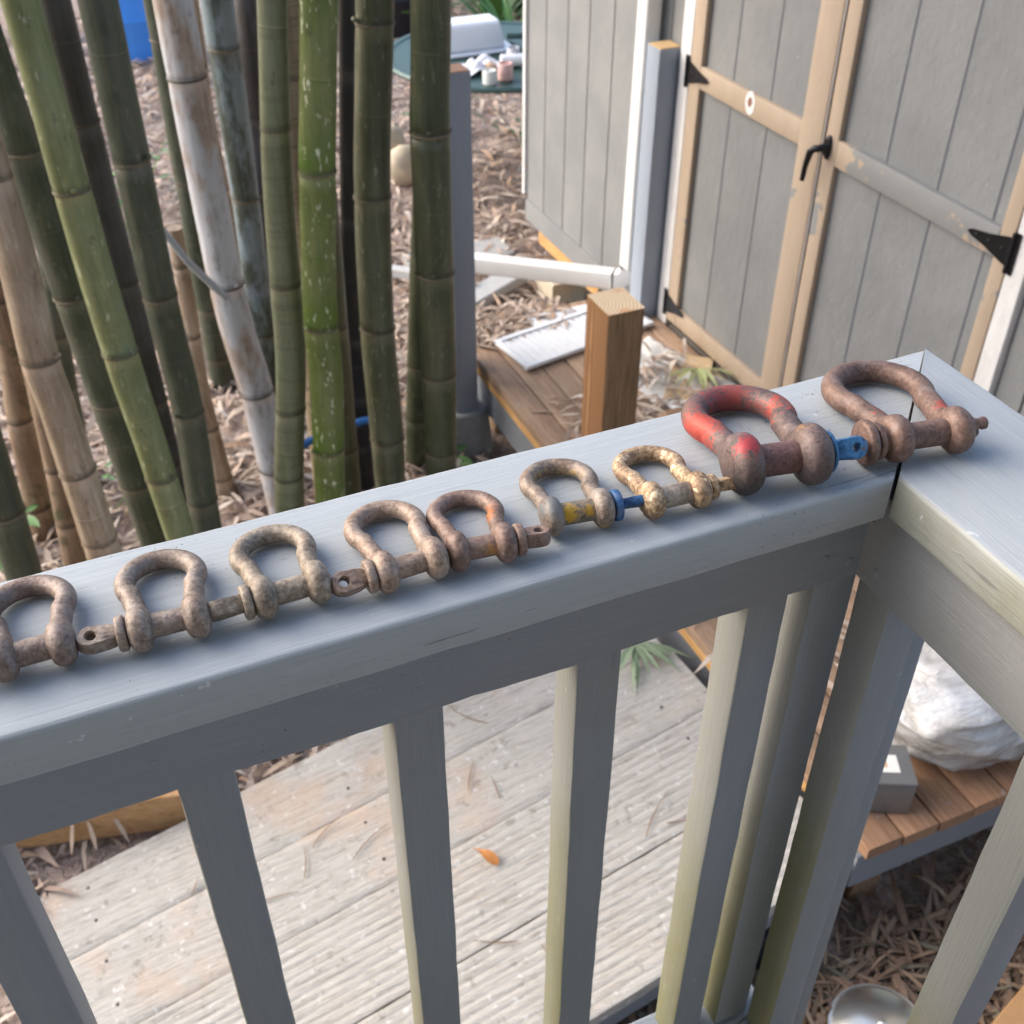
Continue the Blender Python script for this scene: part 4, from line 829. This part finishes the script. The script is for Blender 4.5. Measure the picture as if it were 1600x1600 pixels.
shackle(9, (.5125, .4940), (.5590, .4860), -10, .112, .0430, .0180, .0350, .0190, .0098, 'large dark brown bolt shackle lying over the mitre joint at the corner', G9, dict(type='bolt', side=-1, gap=.004, collar_t=.005, collar_r=.0165))

# ------------------------------------------------------------------ things on the platform
mat_panel = plain('white_louver_plastic', srgb(226, 228, 230), .5, 0, .15, 30, .05)
lv = empty('louver_panel', (1.72, 3.32, -2.118), 'white slatted louvre panel lying flat on the platform behind the pine post', 'panel')
A0, A1, B0 = Vector((1.44, 3.19, 0)), Vector((2.03, 3.305, 0)), Vector((1.405, 3.425, 0))
ux, uy = (A1-A0).normalized(), (B0-A0).normalized(); LX, LY = (A1-A0).length, (B0-A0).length
def LP(a, b, z): return A0 + ux*a + uy*b + Vector((0, 0, z))
zt = -2.112
for (a0, a1, b0, b1, nm) in ((0, LX, .012, .012, 'frame_bar'), (0, LX, LY-.012, LY-.012, 'frame_bar'), (.012, .012, .024, LY-.024, 'frame_bar'), (LX-.012, LX-.012, .024, LY-.024, 'frame_bar')):
    g = G(); board(g, LP(a0, b0, zt+.009), LP(a1, b1, zt+.009), .024, .016, .003); g.build(nm, mat_panel, lv)
g = G(); board(g, LP(.02, LY/2, zt+.002), LP(LX-.02, LY/2, zt+.002), LY-.04, .003, .001); g.build('back_sheet', mat_panel, lv)
k = 0; a = .045
while a < LX-.03:
    g = G(); board(g, LP(a, .025, zt+.008), LP(a, LY-.025, zt+.008), .0318, .004, .001, tuple(Vector((0, 0, 1)) + ux*.14)); g.build('slat', mat_panel, lv); a += .033
g = G(); box(g, 1.60, 1.86, 3.455, 3.56, -2.1185, -2.105, .002); tag(g.build('white_board', mat_panel), 'small white board behind the louvre panel on the platform', 'board')
# crumpled white sheet with leaves
def cloth(name, mat, cx, cy, z, sx, sy, amp, rot, label, cat, n=26, freq=9):
    g = G(); vs_, fs = [], []; c_, s_ = math.cos(rot), math.sin(rot)
    for j in range(n+1):
        for i in range(n+1):
            u, v = i/n-.5, j/n-.5; x, y = u*sx, v*sy
            x += .12*sx*nz((v*4, cx, 1)); y += .12*sy*nz((u*4, cy, 2))
            e = max(abs(u), abs(v))*2
            h = amp*(abs(nz((x*freq, y*freq, cx)))*1.3 + .5*abs(nz((x*freq*2.7, y*freq*2.7, cy))))*(1-.5*e**4)
            vs_.append((cx+x*c_-y*s_, cy+x*s_+y*c_, z+.002+h))
    for j in range(n):
        for i in range(n): k = j*(n+1)+i; fs.append((k, k+1, k+n+2, k+n+1))
    g.add(vs_, fs); o = g.build(name, mat, angle=80); tag(o, label, cat)
    so = o.modifiers.new('thick', 'SOLIDIFY'); so.thickness = .0015; return o
cloth('white_sheet', plain('white_plastic_sheet', srgb(224, 222, 216), .6, 0, .2, 30, .05), 1.88, 2.96, -2.112, .30, .50, .022, .25, 'crumpled white sheet on the platform beside the shed door, leaves on it', 'sheet')
g = G(); board(g, (1.86, 2.79, -2.108), (2.05, 3.03, -2.108), .14, .012, .001); tag(g.build('plywood_scrap', plain('pale_plywood', srgb(206, 180, 142), .8, 0, .3, 30)), 'pale plywood scrap lying against the shed door sill', 'plywood')
litter('dry_leaf_pile', mat_litter, [(1.45, 2.07, 2.25, 2.80, 520, .05, .15, -2.116), (1.42, 1.75, 2.6, 2.95, 130, .05, .13, -2.116), (1.33, 1.75, 3.45, 3.7, 220, .05, .13, -2.116), (1.72, 2.0, 2.65, 3.1, 60, .06, .16, -2.09), (1.33, 2.05, 1.5, 2.3, 160, .06, .15, -2.116)], 'pile of dry bamboo leaves on the platform in front of the shed')
g = G()
for k in range(9): blade(g, (2.0+.02*nz((k, 0, 0), 1.3), 2.93, -2.09), .17, .018, R(200+k*14), random.uniform(0, .25), .02, random.uniform(-.5, .5))
tag(g.build('green_leaf_spray', plain('pale_green_leaf', srgb(150, 156, 104), .6)), 'spray of pale green bamboo leaves near the shed door sill', 'leaves')
# wrapped white bag
m = M('white_poly_bag'); zz = m.xyz()[2]; f = m.noise(7, 4, .6, (1, 1.6, 3), dist=.6); f2 = m.noise(16, 3, .6, (.8, 1.6, 3.2), dist=1.4)
c = m.ramp(f, [(.34, srgb(158, 154, 149)), (.48, srgb(194, 192, 189)), (.64, srgb(218, 219, 220))])
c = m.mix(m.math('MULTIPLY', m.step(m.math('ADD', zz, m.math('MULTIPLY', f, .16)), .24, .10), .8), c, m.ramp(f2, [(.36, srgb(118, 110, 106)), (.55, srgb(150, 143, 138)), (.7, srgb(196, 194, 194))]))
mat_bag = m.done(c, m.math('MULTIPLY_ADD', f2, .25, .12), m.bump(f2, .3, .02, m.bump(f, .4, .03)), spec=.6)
m.b.inputs['Subsurface Weight'].default_value = .25; m.b.inputs['Subsurface Radius'].default_value = (.02, .02, .02)
g = G(); seg, nr = 96, 56; vs_ = []
for i in range(nr+1):
    ph = math.pi*i/nr
    for j in range(seg):
        t = 2*math.pi*j/seg; sp = abs(math.sin(ph))**.72
        ex, ey, ez = math.copysign(abs(math.cos(t))**.8, math.cos(t)), math.copysign(abs(math.sin(t))**.8, math.sin(t)), math.copysign(abs(math.cos(ph))**.75, math.cos(ph))
        p = Vector((.215*sp*ex, .20*sp*ey, .135*ez)); q = p.normalized()
        rid = lambda w: 1 - abs(nz(w, 1))*2.2
        fold = .022*nz(Vector((p.x*6, p.y*6, p.z*7)), 1) + .020*max(0, rid(Vector((p.x*4+p.z*5, p.y*4, p.z*14))))**3 + .009*max(0, rid(Vector((p.x*9+p.z*12, p.y*8+9, p.z*24)))) + .010*math.sin(p.z*46 + p.x*14 + 5*nz(p, 5))*max(0, .5 - p.z*3)*.5
        p += q*fold; vs_.append((1.715+p.x, 1.285+p.y, max(-2.117, -1.985+p.z)))
g.add(vs_, [(i*seg+j, (i+1)*seg+j, (i+1)*seg+(j+1) % seg, i*seg+(j+1) % seg) for i in range(nr) for j in range(seg)])
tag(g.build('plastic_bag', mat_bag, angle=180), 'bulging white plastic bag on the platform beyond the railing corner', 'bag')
# grey sheet-metal box with paper label
bx = empty('metal_box', (1.40, 1.165, -2.118), 'small dull grey box with a white paper label, beside the white bag', 'box')
mat_gbox = plain('grey_box', srgb(116, 116, 116), .4, .3, .1, 40, .1)
ba, bb = Vector((1.33, 1.20, 0)), Vector((1.475, 1.13, 0)); dd = (bb-ba).normalized()
g = G(); board(g, ba + Vector((0, 0, -2.066)), bb + Vector((0, 0, -2.066)), .11, .10, .004, k=2); g.build('body', mat_gbox, bx)
g = G(); board(g, ba + Vector((0, 0, -2.0125)), bb + Vector((0, 0, -2.0125)), .115, .006, .002); ld_ = g.build('lid', mat_gbox, bx)
g = G(); pc = ba + dd*.10 + Vector((0, 0, -2.0088)); board(g, pc - dd*.03, pc + dd*.03, .05, .001, .0002); lb = g.build('paper_label', plain('label_paper', srgb(236, 232, 222), .7), ld_)
g = G(); pc = pc + Vector((0, 0, .0008)); board(g, pc - dd*.004, pc + dd*.004, .022, .0004, .0001); g.build('label_print', plain('label_print', srgb(214, 176, 120), .7), ld_)

# lid on the ground, board corner
lid = empty('pot_cover', (1.235, .80, -2.5), 'shiny round metal pot cover lying on the leaf litter below the railing', 'pot cover')
mat_steel = plain('bare_steel', srgb(246, 240, 228), .28, .95, .05, 12, .08)
g = G(); lathe(g, (1.235, .80, -2.447), [(.105, 0), (.112, .004), (.112, .010), (.104, .010), (.100, .013), (.05, .030), (.012, .040), (.010, .040)], 40); g.build('disc', mat_steel, lid)
g = G(); lathe(g, (1.235, .80, -2.408), [(.006, 0), (.010, .004), (.009, .010), (.004, .013)], 16); g.build('knob', mat_steel, lid)
g = G(); board(g, (1.42, .62, -2.40), (2.0, .80, -2.40), .14, .025, .003); tag(g.build('loose_board', plain('tan_board', srgb(178, 136, 92), .8, 0, .3, 20)), 'tan board corner on the litter at the bottom right edge', 'board')

g = G(); box(g, .98, 1.235, 1.055, 1.20, -2.5, -2.36, .008, 4, .001, 0, 3, 2); tag(g.build('black_box', plain('black_box', srgb(22, 22, 26), .6, 0, .2, 40)), 'black box shape under the ramp end by the corner', 'dark_box')  # plain black box shape at the ramp end
# leaves and twigs on the ramp
def ramp_z(x, y): return -2.175 + (x-1.295)*SL + .004
g = G(); 
vs_ = []
L_ = .062; yaw = R(118); dv, sv = Vector((math.cos(yaw), math.sin(yaw), SL*math.cos(yaw))), Vector((-math.sin(yaw), math.cos(yaw), -SL*math.sin(yaw)))
p0 = Vector((.585, 1.435, ramp_z(.585, 1.435)))
for t, w in ((0, .006), (.15, .011), (.35, .0135), (.6, .011), (.8, .006), (1.0, .0016), (1.25, .001)):
    c = p0 + dv*L_*t + Vector((0, 0, .004+.010*math.sin(t*2.6))); vs_ += [c - sv*w + Vector((0, 0, .003)), c, c + sv*w + Vector((0, 0, .003))]
g.add(vs_, [(i*3+j, i*3+j+1, i*3+j+4, i*3+j+3) for i in range(6) for j in range(2)])
tag(g.build('orange_leaf', plain('orange_leaf', srgb(186, 122, 60), .6, 0, .3, 90, .3)), 'single curled orange brown leaf lying on the ramp', 'leaf')
mat_twig = plain('twig', srgb(134, 104, 82), .8, 0, .3, 60, .3)
for (x, y, yaw, L_, cv) in ((.20, 1.70, 30, .10, .02), (.16, 1.63, 75, .09, -.01), (.28, 1.62, 25, .12, .02), (.72, 1.83, 120, .15, .03), (.60, 1.66, 60, .09, .01), (.66, 1.60, 85, .07, .0), (.92, 1.33, 38, .14, .02), (.98, 1.34, -20, .06, .0), (.60, 1.14, 95, .07, .0), (.55, 1.24, 150, .10, .01), (.0, 1.62, -8, .14, .02), (.83, 1.66, 40, .09, .0), (-.1, 1.72, 60, .05, 0), (.35, 1.25, 130, .06, .01)):
    a = R(yaw); path = [Vector((x + math.cos(a)*L_*t - math.sin(a)*cv*1.6*t*(1-t), y + math.sin(a)*L_*t + math.cos(a)*cv*1.6*t*(1-t), 0)) for t in [q/6 for q in range(7)]]
    for p in path: p.z = ramp_z(p.x, p.y) + .003
    g = G(); tube(g, path, [.0010, .0015, .0016, .0015, .0013, .001, .0007], 6)
    tag(g.build('twig', mat_twig), 'thin dry brown twig lying on the weathered ramp planks', 'twig', 'twigs on the ramp')
g = G(); base = Vector((1.17, 1.86, ramp_z(1.17, 1.86)+.02))
for k in range(11): blade(g, base + Vector((.01*nz((k, 0, 0), 3.1), .01*nz((0, k, 0), 3.1), 0)), random.uniform(.11, .19), .016, R(212+k*11+random.uniform(-6, 6)), random.uniform(-.12, .12), .015, random.uniform(-.5, .5))
tag(g.build('leaf_sprig', plain('grey_green_leaf', srgb(134, 150, 118), .6, 0, .1, 40, .2)), 'sprig of grey green leaves on the ramp where it meets the platform', 'sprig')
mat_stalk = plain('dead_stalk', srgb(196, 172, 148), .8)
for k, (x, y, l) in enumerate(((-.36, 1.99, .13), (-.30, 1.98, .10), (-.22, 1.97, .12))):
    g = G(); blade(g, (x, y, -2.44), l, .012, R(60+k*25), 1.0, 0, .2)
    tag(g.build('dead_stalk', mat_stalk), 'pale dead stalk standing under the orange timber frame', 'stalk', 'stalks under the beam')

# ------------------------------------------------------------------ background: table, junk, plants
tb = empty('patio_table', (2.45, 5.85, -2.5), 'round dark green metal patio table piled with odds and ends', 'table')
mat_tg = plain('green_metal', srgb(62, 86, 82), .45, .2, .1, 30, .15)
g = G(); lathe(g, (2.45, 5.85, -1.835), [(.56, 0), (.62, .008), (.63, .022), (.62, .034), (.59, .034), (.585, .028), (.02, .028)], 56); g.build('table_top', mat_tg, tb)
for k in range(4):
    a = R(30+90*k); g = G(); tube(g, [(2.45+.28*math.cos(a), 5.85+.28*math.sin(a), -1.83), (2.45+.34*math.cos(a), 5.85+.34*math.sin(a), -2.15), (2.45+.45*math.cos(a), 5.85+.45*math.sin(a), -2.5)], .012, 8); g.build('leg', mat_tg, tb)
g = G(); box(g, 2.12, 2.50, 5.86, 6.06, -1.79, -1.645, .03, 4, 0, 0, 0, 4)
for p in g.v: 
    s_ = 1.0 - .25*(p.z+1.79)/.2; p.x = 2.32+(p.x-2.32)*s_; p.y = 5.98+(p.y-5.98)*s_
box(g, 2.09, 2.55, 5.83, 6.13, -1.803, -1.788, .004)
tag(g.build('white_tub', plain('white_tub', srgb(236, 238, 242), .4, 0, 0, 10, .03)), 'white plastic tub upside down on the patio table', 'tub')
cloth('rag', plain('white_rag', srgb(226, 226, 228), .8), 2.22, 5.62, -1.803, .30, .16, .06, .5, 'crumpled white rag on the patio table in front of the tub', 'rag', 18, 14)
for (nm, x, y, r_, h_, col, lab) in (('mug', 2.30, 5.40, .04, .085, (214, 176, 170), 'pinkish mug on the table beside the white rag'), ('white_jar', 2.2, 5.37, .036, .07, (226, 226, 220), 'small white jar at the front edge of the patio table'), ('glass_jar', 2.52, 5.48, .035, .08, (168, 178, 160), 'greenish jar on the right part of the patio table'), ('tin_can', 2.44, 5.62, .035, .09, (190, 190, 196), 'dull tin can in the middle of the patio table'), ('blue_bottle', 2.56, 5.66, .03, .13, (96, 128, 190), 'blue bottle standing among the clutter on the table')):
    g = G(); lathe(g, (x, y, -1.805), [(r_*.85, 0), (r_, .006), (r_, h_*.8), (r_*.9, h_), (r_*.8, h_), (r_*.78, h_*.86)], 20)
    tag(g.build(nm, plain(nm, srgb(*col), .4)), lab, nm.split('_')[-1])
g = G(); tube(g, [(2.36, 5.60, -1.77), (2.52, 5.56, -1.77)], .032, 16); tag(g.build('paper_roll', plain('paper_roll', srgb(230, 232, 236), .7)), 'white roll lying on its side on the patio table', 'roll')
mat_shell = plain('shell_pieces', srgb(196, 166, 140), .7, 0, .4, 80, .35)
for k in range(12):
    x, y = 2.28+.34*random.random(), 5.33+.26*random.random()
    if (x-2.45)**2+(y-5.85)**2 > .57**2: continue
    g = G(); r_ = random.uniform(.018, .034); lathe(g, (x, y, -1.805), [(r_*.6, 0), (r_, r_*.5), (r_*.8, r_*1.0), (r_*.3, r_*1.3)], 9)
    for p in g.v: p += Vector((nz(p, 30), nz(p+Vector((3, 3, 3)), 30), 0))*.012
    tag(g.build('shell', mat_shell), 'small tan shell or stone among the clutter on the table', 'shell', 'shells on the patio table')
g = G(); board(g, (2.47, 5.78, -1.70), (2.95, 5.62, -1.70), .05, .03, .008); 
board(g, (2.62, 5.95, -1.80), (2.62, 5.95, -1.66), .03, .03, .004); box(g, 2.58, 2.9, 5.7, 6.0, -1.803, -1.79, .003); tag(g.build('green_bracket', mat_tg), 'grey green metal bar resting on the right of the patio table', 'bar')
# stones
for (x, y, r_, lab) in ((1.90, 5.95, .115, 'pale limestone block on the leaves between two bamboo culms'), (2.0, 6.42, .085, 'smaller pale stone behind the limestone block')):
    bm = bmesh.new(); bmesh.ops.create_icosphere(bm, subdivisions=3, radius=r_); g = G()
    g.add([Vector((x+p.co.x*.85, y+p.co.y*.8, -2.47+r_*.75+p.co.z*1.0)) + p.co.normalized()*.02*nz(p.co, 14) for p in bm.verts], [[v.index for v in f.verts] for f in bm.faces]); bm.free()
    tag(g.build('limestone', plain('limestone', srgb(204, 188, 162), .9, 0, .5, 30)), lab, 'stone')
# blue container, dark drum, white pole far behind
mat_bluep = plain('blue_plastic', srgb(72, 152, 242), .35, 0, .15, 8, .1)
g = G(); lathe(g, (.88, 9.15, -2.5), [(.27, 0), (.30, .03), (.305, .28), (.315, .30), (.305, .32), (.31, .6), (.32, .62), (.30, .88), (.24, .92)], 36); tag(g.build('blue_drum', mat_bluep), 'bright blue plastic container far back between bamboo culms', 'container')
g = G(); lathe(g, (2.82, 8.9, -2.5), [(.25, 0), (.27, .04), (.27, .28), (.285, .30), (.27, .33), (.27, .62), (.2, .7)], 30); tag(g.build('black_drum', plain('black_plastic', srgb(34, 34, 42), .3)), 'dark drum glimpsed between two bamboo culms at the top', 'drum')
g = G(); tube(g, [(.47, 9.7, -2.5), (.42, 9.7, -1.3)], .05, 14); tag(g.build('white_pole', mat_spout), 'white pole in the far background at upper left', 'pole')
# debris behind the platform
mat_deb = plain('dirty_white', srgb(176, 176, 174), .7, 0, .3, 30)
g = G(); board(g, (1.62, 4.33, -2.44), (1.98, 4.50, -2.42), .12, .05, .006); tag(g.build('gutter_piece', mat_deb), 'white gutter piece on the leaves under the downspout extension', 'gutter')
g = G(); board(g, (1.45, 4.85, -2.46), (1.72, 4.45, -2.40), .05, .05, .006); tag(g.build('white_stick', mat_deb), 'white plastic strip lying across the gutter piece', 'strip')
cloth('crumpled_plastic', plain('clear_plastic', srgb(214, 216, 218), .35), 1.82, 3.88, -2.42, .26, .34, .12, .4, 'crumpled clear plastic behind the platform end, below the downspout', 'plastic', 22, 11)
g = G(); lathe(g, (1.95, 3.86, -2.42), [(.03, 0), (.032, .01), (.032, .09), (.02, .11)], 14); tag(g.build('red_can', plain('dark_red', srgb(110, 52, 46), .4)), 'small dark red can beside the crumpled plastic', 'can')
g = G(); box(g, 1.55, 2.08, 4.78, 4.98, -2.49, -2.45, .006); tag(g.build('concrete_slab', plain('pale_slab', srgb(166, 164, 160), .9, 0, .3, 20)), 'pale slab on the ground past the shed corner', 'slab')
# plants
def leafmat(n, c): return plain(n, srgb(*c), .5, 0, .1, 20, .3)
mat_strap = leafmat('strap_leaf', (84, 122, 56)); mat_strap2 = leafmat('strap_leaf_dark', (52, 92, 50)); mat_ivy = leafmat('broad_leaf', (70, 104, 62))
def strap_plant(x, y, h, n, mat, label, spread=.55):
    t = empty('strap_leaf_plant', (x, y, -2.5), label, 'plant', 'strap-leaved plants in the background')
    for k in range(n):
        yaw = R(360*k/n + random.uniform(-15, 15)); L = h*random.uniform(.8, 1.2); el = random.uniform(.75, 1.4); g = G(); vs_ = []
        d = Vector((math.cos(yaw), math.sin(yaw), 0)); s_ = Vector((-math.sin(yaw), math.cos(yaw), 0)); w = random.uniform(.018, .03)
        for q in range(7):
            u = q/6; c = Vector((x, y, -2.5)) + d*(L*spread*u*math.cos(el)+L*.35*u*u) + Vector((0, 0, L*(u*math.sin(el)-.45*u*u)))
            ww = w*(1-u**2.2)+.001; vs_ += [c - s_*ww, c - Vector((0, 0, .006)), c + s_*ww]
        g.add(vs_, [(i*3+j, i*3+j+1, i*3+j+4, i*3+j+3) for i in range(6) for j in range(2)]); g.build('leaf', mat, t)
strap_plant(3.25, 7.5, 1.0, 30, mat_strap, 'bright strap-leaved plant nearest the patio table, beside the shed corner')
strap_plant(3.45, 8.3, 1.25, 30, mat_strap, 'strap-leaved plant in the second row behind the patio table')
strap_plant(3.9, 8.9, 1.1, 26, mat_strap2, 'darker strap-leaved plant farthest right behind the patio table')
strap_plant(2.95, 9.0, 1.25, 22, mat_strap, 'strap-leaved plant behind the white tub at the top')
strap_plant(3.5, 9.7, 1.2, 24, mat_strap2, 'tall strap-leaved plant in the last row above the white tub')
strap_plant(4.3, 9.9, 1.2, 22, mat_strap, 'pale strap-leaved plant in the last row near the shed')
def leafy(x, y, h, n, mat, label, z=-2.5, rad=.12):
    t = empty('leafy_weed', (x, y, z), label, 'weed', 'small leafy weeds on the ground'); g = G()
    for k in range(5):
        a = random.uniform(0, 6.28); tube(g, [(x, y, z), (x+rad*.5*math.cos(a), y+rad*.5*math.sin(a), z+h*.6), (x+rad*math.cos(a), y+rad*math.sin(a), z+h)], [.003, .0025, .001], 6)
    g.build('stem', mat, t)
    for k in range(n):
        a = random.uniform(0, 6.28); rr_ = rad*random.random()**.5; p = Vector((x+rr_*math.cos(a), y+rr_*math.sin(a), z+h*random.uniform(.25, 1)))
        L = random.uniform(.05, .10); yaw = a+random.uniform(-.7, .7); d = Vector((math.cos(yaw), math.sin(yaw), random.uniform(-.3, .4))); s_ = Vector((-math.sin(yaw), math.cos(yaw), random.uniform(-.3, .3))); vs_ = []
        for u, w in ((0, .1), (.25, .85), (.5, 1), (.75, .7), (1, .03)):
            c = p + d*L*u - Vector((0, 0, .25*L*u*u)); vs_ += [c - s_*w*L*.22, c - Vector((0, 0, .003)), c + s_*w*L*.22]
        g = G(); g.add(vs_, [(i*3+j, i*3+j+1, i*3+j+4, i*3+j+3) for i in range(4) for j in range(2)]); g.build('leaf', mat, t)
mat_weed = leafmat('weed_leaf', (96, 132, 72))
leafy(.22, 5.4, .45, 26, mat_weed, 'leafy weed between the blackish and dark green culms', rad=.2)
leafy(.42, 6.0, .45, 24, mat_weed, 'leafy weed left of the pale dead culm, farther back', rad=.22)
leafy(-.08, 3.45, .16, 16, mat_weed, 'small weed at the foot of the tan culms, left', rad=.14)
leafy(2.45, 6.6, .35, 26, mat_ivy, 'dark leafy weed under the patio table', rad=.28)
leafy(2.75, 6.2, .3, 22, mat_ivy, 'dark leafy weed by the right legs of the patio table', rad=.22)
leafy(1.12, 3.2, .14, 8, mat_weed, 'small green leaf sprout beside the rightmost bamboo foot', rad=.07)
leafy(-.42, 3.35, .2, 12, mat_weed, 'green weed at the left edge behind the mossy culms', rad=.12)
